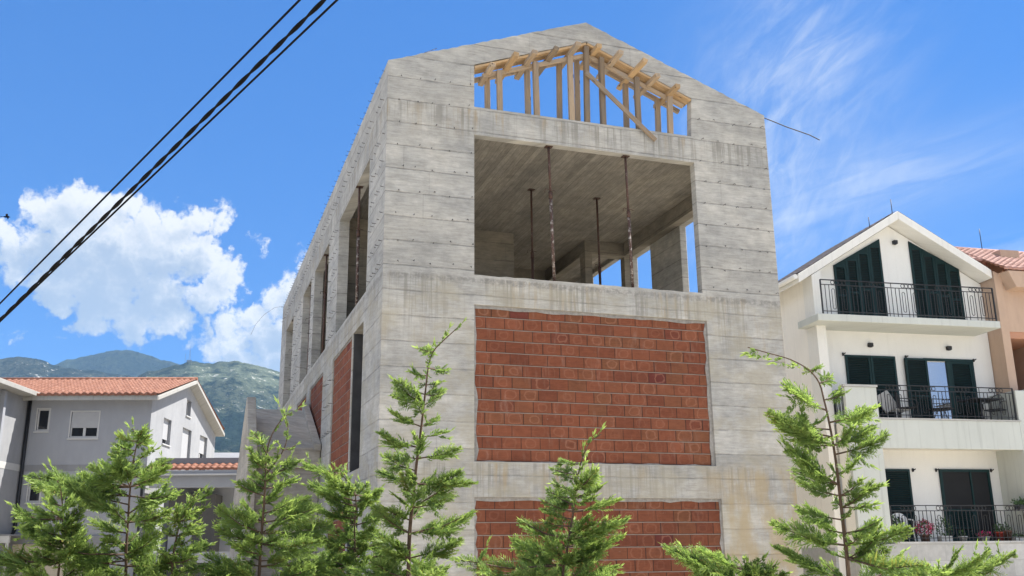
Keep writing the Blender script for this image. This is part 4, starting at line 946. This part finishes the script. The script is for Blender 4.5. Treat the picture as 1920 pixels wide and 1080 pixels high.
# tiled porch in front of the gable
MB().box(.30, 5.3, .15, .30, 5.45, 5.74).build('porch_parapet', M_GREYBAND, gh)
tile_roof('porch_tiles', M_TILE, gh, (.25, -.60, 5.17), (5.2, 0, 0), (0, .75, .30), 0, 0)
MB().box(.25, 5.45, -.58, -.42, 4.96, 5.15).build('porch_fascia', M_GREYPL, gh)
MB().box(.25, 5.45, -.64, -.581, 4.93, 5.0).build('porch_gutter', M_FRAME, gh)
arch = [(.3, 4.43), (4.1, 4.43)] + [(4.1+.55*math.sin(a), 4.43-.6*(1-math.cos(a))) for a in np.linspace(.2, math.pi/2, 7)] + [(4.65, 0), (5.3, 0), (5.3, 4.95), (.3, 4.95)]
MB().prism(arch, -.40, -.15, XZ).build('porch_arch', M_GREYPL, gh)
MB().box(.3, 5.3, 1.9, 2.0, 0, 4.9).build('porch_wall', M_GREYPL, gh)
MB().box(.3, 5.3, -.15, 1.9, 4.6, 4.72).build('porch_ceiling', M_WHITE, gh)
MB().box(.9, 2.9, .6, 1.89, 0.5, 4.2).build('porch_room', plain('dark_grey_room', (.07, .068, .066), .8), gh)
MB().box(1.0, 2.0, .56, .60, 1.6, 3.6).build('porch_door', M_BLIND, gh)
MB().box(.3, 5.3, -.46, -.12, 1.3, 1.75).build('porch_parapet', M_GREYPL, gh)

# house behind, almost hidden by the stair
bh = empty('far_house', (-1.2, 44, 0), -.2, 'distant pale house half hidden behind the concrete stair', 'house')
MB().box(-1.9, 5, 0, 6, 0, 7.3).build('wall', M_GREYLT, bh)
MB().prism([(-.4, 7.0), (6.4, 7.0), (3, 7.9)], -2.0, 5.2, YZ).build('roof', M_GREYBAND, bh)
MB().box(-1.75, -1.1, 1.0, 1.6, 7.3, 8.35).build('chimney', M_FRAME, bh)

# ------------------------------------------------------------------ ground
def ground_mat():
    m, nt, p = material('gravelly_ground'); c = objco(nt); x, y, z = nt.sep(c)
    v = nt.vec(x, y, 0.)
    a = nt.noise(v, .06, 6, .6); b = nt.noise(v, 1.6, 6, .7); f = nt.noise(v, 25, 5, .7)
    colr = nt.mix(nt.ss(a, .42, .58), (.47, .42, .335), (.54, .49, .41))
    colr = nt.mix(nt.mul(nt.ss(b, .55, .7), .4), colr, (.15, .17, .07))
    far = nt.m('SQRT', nt.add(nt.mul(x, x), nt.mul(y, y)))
    colr = nt.mix(nt.mul(nt.ss(far, 60., 260.), .85), colr, nt.mix(b, (.06, .085, .03), (.15, .16, .075)))
    nt.L.new(nt.scale(colr, nt.lin(f, .25, .75, .8, 1.15)), p.inputs['Base Color']); p.inputs['Roughness'].default_value = .95
    nt.L.new(nt.bump(nt.add(f, b), .5, .03), p.inputs['Normal']); return m
g = MB(); n = 48
rads = [0, 20, 60, 200, 800, 3000, 8600]; vs = [(0, 0, -.02)]; fs = []
for r in rads[1:]: vs += [(r*math.cos(2*math.pi*k/n), r*math.sin(2*math.pi*k/n), -.02) for k in range(n)]
fs += [(0, 1+k, 1+(k+1) % n) for k in range(n)]
for i in range(len(rads)-2): fs += [(1+i*n+k, 1+(i+1)*n+k, 1+(i+1)*n+(k+1) % n, 1+i*n+(k+1) % n) for k in range(n)]
g.add(vs, fs); tag(g.build('ground', ground_mat(), fix=False), kind='structure')

# ------------------------------------------------------------------ mountains
def vnoise(x, y, seed):
    xi, yi = np.floor(x).astype(np.int64), np.floor(y).astype(np.int64); fx, fy = x-xi, y-yi
    fx = fx*fx*fx*(fx*(fx*6-15)+10); fy = fy*fy*fy*(fy*(fy*6-15)+10)
    def h(a, b):
        q = (a*374761393+b*668265263+seed*1442695) & 0x7fffffff; q = ((q ^ (q >> 13))*1274126177) & 0x7fffffff
        return ((q ^ (q >> 16)) & 0xffff)/65535.
    return (h(xi, yi)*(1-fx)+h(xi+1, yi)*fx)*(1-fy)+(h(xi, yi+1)*(1-fx)+h(xi+1, yi+1)*fx)*fy
def fbm(x, y, oct, seed, ridged=False):
    t = np.zeros_like(x); a = 1.; s = 0.
    for i in range(oct):
        v = vnoise(x, y, seed+i*17)
        if ridged: v = 1-np.abs(2*v-1)
        t += a*v; s += a; a *= .5; x, y = x*2.03+5.1, y*2.03+1.7
    return t/s
def hill_mat(name, dark, light, rock, rockamt, scale):
    m, nt, p = material(name); c = objco(nt)
    a = nt.noise(c, 1/(420*scale), 7, .62); b = nt.noise(c, 1/(70*scale), 7, .7); d = nt.noise(c, 1/(18*scale), 5, .7)
    big = nt.noise(c, 1/(900*scale), 4, .55)
    colr = nt.mix(nt.ss(nt.add(nt.mul(a, .6), nt.mul(b, .4)), .44, .58), dark, light)
    colr = nt.mix(nt.ss(d, .45, .62), colr, tuple(k*.5 for k in dark))
    meadow = nt.mul(nt.ss(big, .52, .62), nt.ss(b, .35, .6))
    colr = nt.mix(nt.mul(meadow, .8), colr, tuple(k*1.9 for k in light))
    rk = nt.ss(nt.add(nt.mul(b, .55), nt.add(nt.mul(d, .3), nt.mul(a, .15))), .585-.05*rockamt, .63-.05*rockamt)
    colr = nt.mix(nt.mul(rk, .9), colr, rock)
    sp_ = nt.sub(1., nt.ss(nt.voronoi(c, 1/(24*scale)), .12, .24)); sp_ = nt.mul(sp_, nt.ss(b, .54, .62))
    if rockamt > 0: colr = nt.mix(sp_, colr, (.5, .49, .46))
    nt.L.new(colr, p.inputs['Base Color']); p.inputs['Roughness'].default_value = 1; p.inputs['Specular IOR Level'].default_value = 0
    nt.L.new(nt.bump(nt.add(b, d), .9, 14*scale), p.inputs['Normal']); return m
def mountain(name, ridge, D, r0, mat, seed, a0, a1, na, nr, rough, lab):
    az = np.linspace(a0, a1, na); ra = np.array([q[0] for q in ridge]); re = np.array([q[1] for q in ridge])
    el = np.interp(az, ra, re); H = D*np.tan(el)+1.6
    H = H+ (fbm(az*120, az*0+3.3, 4, seed)-.5)*H*.022
    t = np.concatenate([np.linspace(0, 1, nr), np.linspace(1.02, 1.45, nr//4)])
    A, Tt = np.meshgrid(az, t, indexing='ij'); rr = r0+(D-r0)*Tt
    prof = np.where(Tt <= 1, np.clip(Tt, 0, 1)**1.25, np.clip(1-(Tt-1)*1.9, .1, 1))
    X, Y = CAM.x+rr*np.sin(A), CAM.y+rr*np.cos(A)
    k = np.where(Tt <= 1, (Tt*(1-Tt))*3.2, np.clip((Tt-1)*2, 0, .6))
    nz = fbm(X/(D*.085), Y/(D*.085), 6, seed+3, True)-.62; nz2 = fbm(X/(D*.018), Y/(D*.018), 4, seed+9)-.5
    Z = H[:, None]*prof + H[:, None]*rough*nz*k + H[:, None]*.035*nz2*np.clip(Tt*1.5, 0, 1)*np.clip(1.08-Tt, 0, 1)*2.5 - 8*(1-np.clip(Tt*8, 0, 1))
    ntv = len(t); vs = np.stack([X, Y, Z], -1).reshape(-1, 3)
    i, j = np.meshgrid(np.arange(na-1), np.arange(ntv-1), indexing='ij'); q = (i*ntv+j).ravel()
    f = np.stack([q, q+1, q+ntv+1, q+ntv], -1)[:, ::-1]
    me = bpy.data.meshes.new(name); me.vertices.add(len(vs)); me.vertices.foreach_set('co', vs.ravel())
    me.loops.add(f.size); me.loops.foreach_set('vertex_index', f.ravel().astype(np.int32)); me.polygons.add(len(f))
    me.polygons.foreach_set('loop_start', np.arange(0, f.size, 4, dtype=np.int32)); me.polygons.foreach_set('loop_total', np.full(len(f), 4, dtype=np.int32))
    me.update(calc_edges=True); me.validate(); me.polygons.foreach_set('use_smooth', [True]*len(me.polygons))
    me.materials.append(mat); o = bpy.data.objects.new(name, me); COL.objects.link(o); tag(o, lab, None, None, 'structure'); return o
mountain('mountain', RIDGE_FAR, 6200, 4600, hill_mat('far_slope', (.012, .020, .012), (.028, .036, .020), (.12, .12, .115), -.5, 1.6), 5, -.5, .3, 420, 60, .30, None)
mountain('hill', RIDGE_LEFT, 4200, 2400, hill_mat('left_slope', (.014, .022, .019), (.052, .058, .044), (.36, .36, .35), .3, .9), 21, -.6, .0, 420, 90, .26, None)
mountain('hill', RIDGE_RIGHT, 3600, 1500, hill_mat('right_slope', (.015, .025, .018), (.060, .070, .046), (.40, .40, .38), .25, .8), 40, -.16, 1.0, 760, 130, .22, None)

# radio mast on the ridge
a, e = MAST; Dm = 3600; mx, my, mz = CAM.x+Dm*math.sin(a), CAM.y+Dm*math.cos(a), 1.6+Dm*math.tan(e)
mast = empty('radio_mast', (mx, my, mz-6), 0, 'thin radio mast standing on the far mountain ridge', 'mast')
mb = MB()
for k in range(3):
    an = 2.1*k; mb.tube([(4*math.cos(an), 4*math.sin(an), 0), (.7*math.cos(an), .7*math.sin(an), 44)], .45, 5)
for h in range(0, 44, 6): mb.ring((0, 0, h), (1, 0, 0), (0, 1, 0), 4-3.3*h/44, .25, 3)
M_MAST = plain('mast_steel', (.20, .20, .21), .6)
mb.build('lattice', M_MAST, mast, fix=False)
MB().tube([(0, 0, 40), (0, 0, 58)], .4, 6).build('aerial', M_MAST, mast, fix=False)
MB().box(-9, 9, -4, 4, 0, 7).build('hut', M_MAST, mast)
MB().tube([(-14, 0, 0), (-14, 0, 30)], .5, 6).build('aerial', M_MAST, mast, fix=False)

# ------------------------------------------------------------------ young cypresses
def leaf_mat():
    m = bpy.data.materials.new('cypress_scale_leaf'); m.use_nodes = True; t = m.node_tree; t.nodes.clear(); N = NT(t)
    at = N.node('ShaderNodeAttribute', attribute_name='leaf'); s = N.sep(at.outputs['Vector'])
    colr = N.mix(s[0], (.056, .125, .040), (.39, .50, .135))
    colr = N.mix(N.mul(s[1], .45), colr, (.042, .085, .036))
    colr = N.mix(N.ss(s[2], .93, 1.), colr, (.24, .20, .06))
    d = N.node('ShaderNodeBsdfDiffuse'); N.put(d.inputs[0], colr)
    tr = N.node('ShaderNodeBsdfTranslucent'); N.put(tr.inputs[0], N.mix(.5, N.scale(colr, 1.35), (.32, .46, .08)))
    gl = N.node('ShaderNodeBsdfGlossy'); gl.inputs['Roughness'].default_value = .45; N.put(gl.inputs[0], (.8, .8, .8))
    a = N.node('ShaderNodeMixShader'); a.inputs[0].default_value = .45; N.L.new(d.outputs[0], a.inputs[1]); N.L.new(tr.outputs[0], a.inputs[2])
    b = N.node('ShaderNodeMixShader'); b.inputs[0].default_value = .015; N.L.new(a.outputs[0], b.inputs[1]); N.L.new(gl.outputs[0], b.inputs[2])
    o = N.node('ShaderNodeOutputMaterial'); N.L.new(b.outputs[0], o.inputs[0]); return m
M_LEAF = leaf_mat()
def bark_mat():
    m, nt, p = material('cypress_bark'); c = objco(nt); x, y, z = nt.sep(c)
    n_ = nt.noise(nt.vec(nt.mul(x, 60.), nt.mul(y, 60.), nt.mul(z, 9.)), 1, 5, .65)
    nt.L.new(nt.ramp(n_, [(.3, (.055, .035, .024)), (.6, (.12, .075, .05)), (.75, (.20, .15, .11))]), p.inputs['Base Color']); p.inputs['Roughness'].default_value = .9
    nt.L.new(nt.bump(n_, .6, .004), p.inputs['Normal']); return m
M_BARK = bark_mat()
def nrm(a): return a/np.maximum(np.linalg.norm(a, axis=-1, keepdims=True), 1e-9)

class Crown:
    def __init__(s, seed): s.r = np.random.RandomState(seed); s.P = []; s.D = []; s.N = []; s.L = []; s.W = []; s.C = []
    def shoots(s, P, D, N, L, W, C):
        s.P.append(P); s.D.append(D); s.N.append(N); s.L.append(L); s.W.append(W); s.C.append(C)
    def plume(s, A, B, start=.18, wide=.30, hue=None, dens=1.):
        """flat fern-like spray from A to B: laterals on both sides, each with its own shoots"""
        r = s.r; A, B = np.array(A, float), np.array(B, float); ax = B-A; L = np.linalg.norm(ax); T = ax/L
        # curve: sag a little then rise at the tip
        up = np.array((0, 0, 1.)); sag = -r.uniform(.02, .10)*L
        n = max(6, int(L/.0145*dens))
        t = np.linspace(start, 1, n); t = np.clip(t+r.uniform(-.4, .4, n)/n, 0, 1)
        pos = A+ax*t[:, None]+up*(sag*np.sin(np.pi*t))[:, None]
        tan = nrm(ax+up*(sag*np.pi*np.cos(np.pi*t))[:, None])
        side0 = np.cross(T, up); side0 = side0/np.linalg.norm(side0) if np.linalg.norm(side0) > .1 else np.array((1, 0, 0.))
        roll = r.uniform(-1.25, 1.25); upv = np.cross(side0, T)
        hue = r.uniform(0, 1) if hue is None else hue
        prof = np.clip((t-start)/.18+.35, 0, 1)*(1-t)**.62+.10
        Ll = np.clip(wide*L, .045, .19)*prof
        allP, allD, allN, allL, allW, allC = [], [], [], [], [], []
        for sd in (-1, 1):
            rl = roll+r.normal(0, .38, n)
            side = side0*np.cos(rl)[:, None]+upv*np.sin(rl)[:, None]
            ang = r.uniform(.62, .95, n)*(1-.35*t)
            d = nrm(tan*np.cos(ang)[:, None]+sd*side*np.sin(ang)[:, None]+up*.10)
            nm = nrm(np.cross(d, np.cross(tan, side)*0+np.cross(d, tan))+r.normal(0, .25, (n, 3)))
            nm = nrm(np.cross(d, tan)); bn = np.cross(nm, d)
            ll = Ll*r.uniform(.65, 1.2, n)
            tip = .25+.45*t
            allP.append(pos); allD.append(d); allN.append(nm); allL.append(ll); allW.append(np.full(n, .0050))
            allC.append(np.stack([tip*.7, np.full(n, hue), np.full(n, r.uniform())], -1))
            k = 10
            for j in range(k):
                u = (j+.8+r.uniform(-.3, .3, n))/(k+.3)
                for s2 in (-1, 1):
                    base = pos+d*(ll*u)[:, None]
                    an2 = r.uniform(.55, .9, n)
                    d2 = nrm(d*np.cos(an2)[:, None]+s2*bn*np.sin(an2)[:, None]+r.normal(0, .16, (n, 3))+up*.05)
                    l2 = np.clip(ll*.50*(1-.72*u)*r.uniform(.75, 1.2, n), .010, .055)
                    keep = l2 > .011
                    allP.append(base[keep]); allD.append(d2[keep]); allN.append(nrm(np.cross(d2, bn*s2+nm*.8)+r.normal(0, .3, (n, 3)))[keep]); allL.append(l2[keep]); allW.append((.0040+.0018*r.uniform(size=n))[keep])
                    allC.append(np.stack([np.clip(tip*.5+.5*u+r.normal(0, .12, n), 0, 1), np.clip(hue+r.normal(0, .15, n), 0, 1), np.full(n, r.uniform())], -1)[keep])
        s.shoots(*[np.concatenate(q) for q in (allP, allD, allN, allL, allW, allC)])
        # leading shoots at the very tip
        m = 8; tt = r.uniform(.80, 1., m); d = nrm(T+r.normal(0, .22, (m, 3))+up*.1)
        s.shoots(A+ax*tt[:, None], d, nrm(np.cross(d, r.normal(size=(m, 3)))), r.uniform(.025, .06, m), np.full(m, .006), np.stack([np.full(m, .95), np.full(m, hue*.5), np.full(m, .2)], -1))
    def build(s, name, parent, origin):
        P, D, N, L, W, C = [np.concatenate(q) for q in (s.P, s.D, s.N, s.L, s.W, s.C)]
        P = P-np.array(origin); B = nrm(np.cross(D, N)); n = len(P)
        v = np.stack([P-B*(W*.35)[:, None], P+D*(L*.45)[:, None]-B*(W*.62)[:, None]+N*(L*.05)[:, None], P+D*L[:, None], P+D*(L*.45)[:, None]+B*(W*.62)[:, None]-N*(L*.02)[:, None]], 1).reshape(-1, 3)
        me = bpy.data.meshes.new(name); me.vertices.add(4*n); me.vertices.foreach_set('co', v.ravel())
        me.loops.add(4*n); me.loops.foreach_set('vertex_index', np.arange(4*n, dtype=np.int32)); me.polygons.add(n)
        me.polygons.foreach_set('loop_start', np.arange(0, 4*n, 4, dtype=np.int32)); me.polygons.foreach_set('loop_total', np.full(n, 4, dtype=np.int32))
        me.update(calc_edges=True)
        at = me.attributes.new('leaf', 'FLOAT_VECTOR', 'POINT'); at.data.foreach_set('vector', np.repeat(C, 4, axis=0).ravel().astype(np.float32))
        me.materials.append(M_LEAF); o = bpy.data.objects.new(name, me); COL.objects.link(o); o.parent = parent; return n

LABELS = {
 't1': 'small thin cypress at the far left, in front of the grey house corner',
 't2': 'young cypress with one long limb reaching left across the grey house',
 't2b': 'low bushy cypress sprig between the left cypresses and the tiled porch',
 't3': 'young cypress with two pale upright leaders before the concrete stair',
 't4': 'broad bushy cypress between the stair tree and the tall corner tree',
 't5': 'tallest cypress, at the near corner of the concrete house, tip bent right',
 't6': 'short pointed cypress in front of the lower red block panel',
 't7': 'open cypress with a long leader bent left, in front of the white house',
 't7b': 'low drooping cypress spray pointing left below the lower block panel',
 't7c': 'low cypress spray pointing right along the white house base',
}
ntot = 0
for ti, (nm, (trunk, tips, leads)) in enumerate(TREES.items()):
    rr = np.random.RandomState(100+ti); tr = np.array(trunk)
    base = np.array((tr[0][0]+rr.uniform(-.05, .05), tr[0][1], 0.))
    full = np.concatenate([[base], [base*.5+tr[0]*.5+rr.normal(0, .02, 3)*np.array((1, 1, 0))], tr])
    t = empty('young_cypress', tuple(base), 0, LABELS[nm], 'tree', 'young cypresses planted in a row')
    wood_mb = MB(); org = base
    def rad(z, top): return .003+.012*max(0, (top-z))/1.6
    top = tr[-1][2]
    def smooth(pts, k=3):
        pts = np.array(pts); out = []
        for i in range(len(pts)-1):
            p0, p1, p2, p3 = pts[max(i-1, 0)], pts[i], pts[i+1], pts[min(i+2, len(pts)-1)]
            for u in np.linspace(0, 1, k, endpoint=False):
                out.append(.5*((2*p1)+(-p0+p2)*u+(2*p0-5*p1+4*p2-p3)*u*u+(-p0+3*p1-3*p2+p3)*u**3))
        out.append(pts[-1]); return np.array(out)
    sp = smooth(full)
    wood_mb.tube([tuple(p-org) for p in sp], [rad(p[2], top) for p in sp], 8)
    spines = [sp]
    cr_ = Crown(500+ti)
    for ld in leads:
        ls = smooth(ld); wood_mb.tube([tuple(p-org) for p in ls], [rad(p[2], ls[-1][2])*.8 for p in ls], 6); spines.append(ls)
    def attach(tip, rise):
        best = None
        for s_ in spines:
            d = np.linalg.norm(s_[:, :2]-tip[:2], axis=1)
            zt = tip[2]-rise*d
            k = np.argmin(np.abs(s_[:, 2]-zt)+.3*d)
            sc = abs(s_[k, 2]-zt[k])+.5*d[k]
            if best is None or sc < best[0]: best = (sc, s_[k])
        return best[1]
    def limb(tip, hue=None, dens=1.):
        tip = np.array(tip); d0 = np.linalg.norm(sp[np.argmin(np.abs(sp[:, 2]-tip[2])), :2]-tip[:2]); a = attach(tip, rr.uniform(.15, .5) if d0 < .45 else rr.uniform(.02, .2)); L = np.linalg.norm(tip-a)
        if L < .06: return
        c1 = a+(tip-a)*.5+np.array((0, 0, -.05*L))
        wood_mb.tube([tuple(a-org), tuple(c1-org), tuple(a+(tip-a)*.92-org)], [.0035+.006*L, .003+.003*L, .0015], 5)
        cr_.plume(a, tip, start=.22 if L > .2 else .1, wide=.44 if L < .5 else .32, hue=hue, dens=dens)
        # secondary sprays along a long limb
        for q in range(int(L/.17)):
            s0 = rr.uniform(.25, .8); p = a+(tip-a)*s0+np.array((0, 0, -.05*L*math.sin(math.pi*s0)))
            d = nrm((tip-a)[None])[0]; sd = nrm((d*rr.uniform(.5, .9)+rr.normal(0, .55, 3)+np.array((0, 0, .15)))[None])[0]
            cr_.plume(p, p+sd*L*(1-s0*.6)*rr.uniform(.35, .6), start=.05, wide=.38, hue=hue, dens=.9)
    ext = []
    for tp in tips:
        limb(tp, rr.uniform(0, 1)); k = np.argmin(np.abs(sp[:, 2]-tp[2])); ext.append((tp[2], np.linalg.norm(sp[k, :2]-np.array(tp)[:2])))
    # limbs towards and away from the viewer, and the lower crown
    ext = sorted(ext); ez = np.array([q[0] for q in ext]); ew = np.array([q[1] for q in ext])
    zlow = ez[0]
    openness = {'t7': .35, 't5': .7, 't1': .5, 't6': .8, 't2': .6, 't7b': .4, 't7c': .4}.get(nm, .8)
    for q in range(int(46*openness)):
        z = rr.uniform(zlow, ez[-1]-(.30 if nm == 't7' else .08)); k = np.argmin(np.abs(sp[:, 2]-z)); w = ew[np.abs(ez-z) < .18]
        w = (w.mean() if len(w) else .25)*rr.uniform(.45, .85); an = rr.choice([-1, 1])*math.pi/2+rr.uniform(-1.0, 1.0)
        limb(sp[k]+np.array((w*math.cos(an), w*math.sin(an), rr.uniform(-.05, .08))), None, .85)
    for q in range({'t7': 12, 't7b': 8, 't7c': 8}.get(nm, 30)):
        z = rr.uniform(.35, max(zlow, .5)); k = np.argmin(np.abs(sp[:, 2]-z)); an = rr.uniform(0, 2*math.pi); w = rr.uniform(.35, .75)
        limb(sp[k]+np.array((w*math.cos(an), w*math.sin(an), rr.uniform(.0, .2))), None, .6)
    for s_ in spines:                          # upright leader tips
        for q in range(3 if nm not in ('t7', 't5') else 5):
            k = len(s_)-1-int(q*2); k = max(k, 1)
            d = nrm((s_[k]-s_[k-1])[None])[0]
            cr_.plume(s_[k]-d*.07, s_[k]+d*rr.uniform(.02, .08)+rr.normal(0, .022, 3), .1, .22, rr.uniform(0, .4), .7)
    wood_mb.build('trunk', M_BARK, t, fix=False)
    ntot += cr_.build('crown', t, org)
print('leaf shoots', ntot)

# ------------------------------------------------------------------ overhead cables
M_CABLE = plain('black_cable', (.004, .004, .0045), .85, .2, 30, spec=.15)
def cable(a, b, kind, r, label):
    a, b = Vector(a), Vector(b); p0, p1 = a+(a-b)*1.3, b+(b-a)*1.0; L = (p1-p0).length; mb = MB(); n = 40
    d = (p1-p0).normalized(); u = d.cross(Vector((0, 0, 1))).normalized(); w = u.cross(d)
    def P(t): return p0+(p1-p0)*t
    if kind == 'plain': mb.tube([P(i/n) for i in range(n+1)], r, 6)
    else:
        turns = L/.62; m = int(turns*10)
        for ph in (0, 2*math.pi/2):
            mb.tube([P(i/m)+(u*math.cos(2*math.pi*turns*i/m+ph)+w*math.sin(2*math.pi*turns*i/m+ph))*r*.9 for i in range(m+1)], r, 6)
    tag(mb.build('overhead_cable', M_CABLE, fix=False), label, 'cable', 'overhead cables')
cable(*CABLES[0], 'plain', .0115, 'single thin black cable, the upper left of the overhead lines')
cable(*CABLES[1], 'twist', .0125, 'twisted black cable bundle running beside the plain lower cable')
cable(*CABLES[2], 'plain', .0112, 'plain black cable just under the twisted bundle')

# ------------------------------------------------------------------ a bird far up at the left
bp = Vector(BIRD); bmb = MB()
bmb.tube([bp+Vector((-.20, 0, 0)), bp+Vector((-.1, 0, .01)), bp+Vector((.06, 0, .01)), bp+Vector((.16, 0, .02)), bp+Vector((.22, 0, .015))], [.01, .045, .055, .035, .008], 8)
bmb.add([bp+Vector((-.20, -.05, 0)), bp+Vector((-.34, -.07, 0)), bp+Vector((-.34, .07, 0)), bp+Vector((-.20, .05, 0))], [(0, 1, 2, 3)])
bird = bmb.build('bird', M_CABLE, fix=False); tag(bird, 'tiny dark bird flying beside the cloud at the left', 'bird')
for s in (-1, 1):
    q = [bp+Vector(v) for v in ((.08, 0, .03), (-.05, 0, .03), (-.02, s*.2, .15), (.10, s*.19, .16), (.0, s*.42, .0), (.05, s*.42, .01))]
    wgt = MB(); wgt.add(q, [(0, 1, 2, 3), (3, 2, 4, 5)]); wgt.build('wing', M_CABLE, bird, fix=False)

# ------------------------------------------------------------------ haze: even air in one closed box
hm = bpy.data.materials.new('air'); hm.use_nodes = True; ht = hm.node_tree; ht.nodes.clear()
pv = ht.nodes.new('ShaderNodeVolumePrincipled'); pv.inputs['Color'].default_value = (.36, .63, 1., 1); pv.inputs['Density'].default_value = HAZE; pv.inputs['Anisotropy'].default_value = .0
oo = ht.nodes.new('ShaderNodeOutputMaterial'); ht.links.new(pv.outputs[0], oo.inputs['Volume'])
if HAZE > 0:
    hz = MB().box(-9500, 9500, -9500, 9500, -20, 1560).build('haze', hm); tag(hz, kind='stuff')
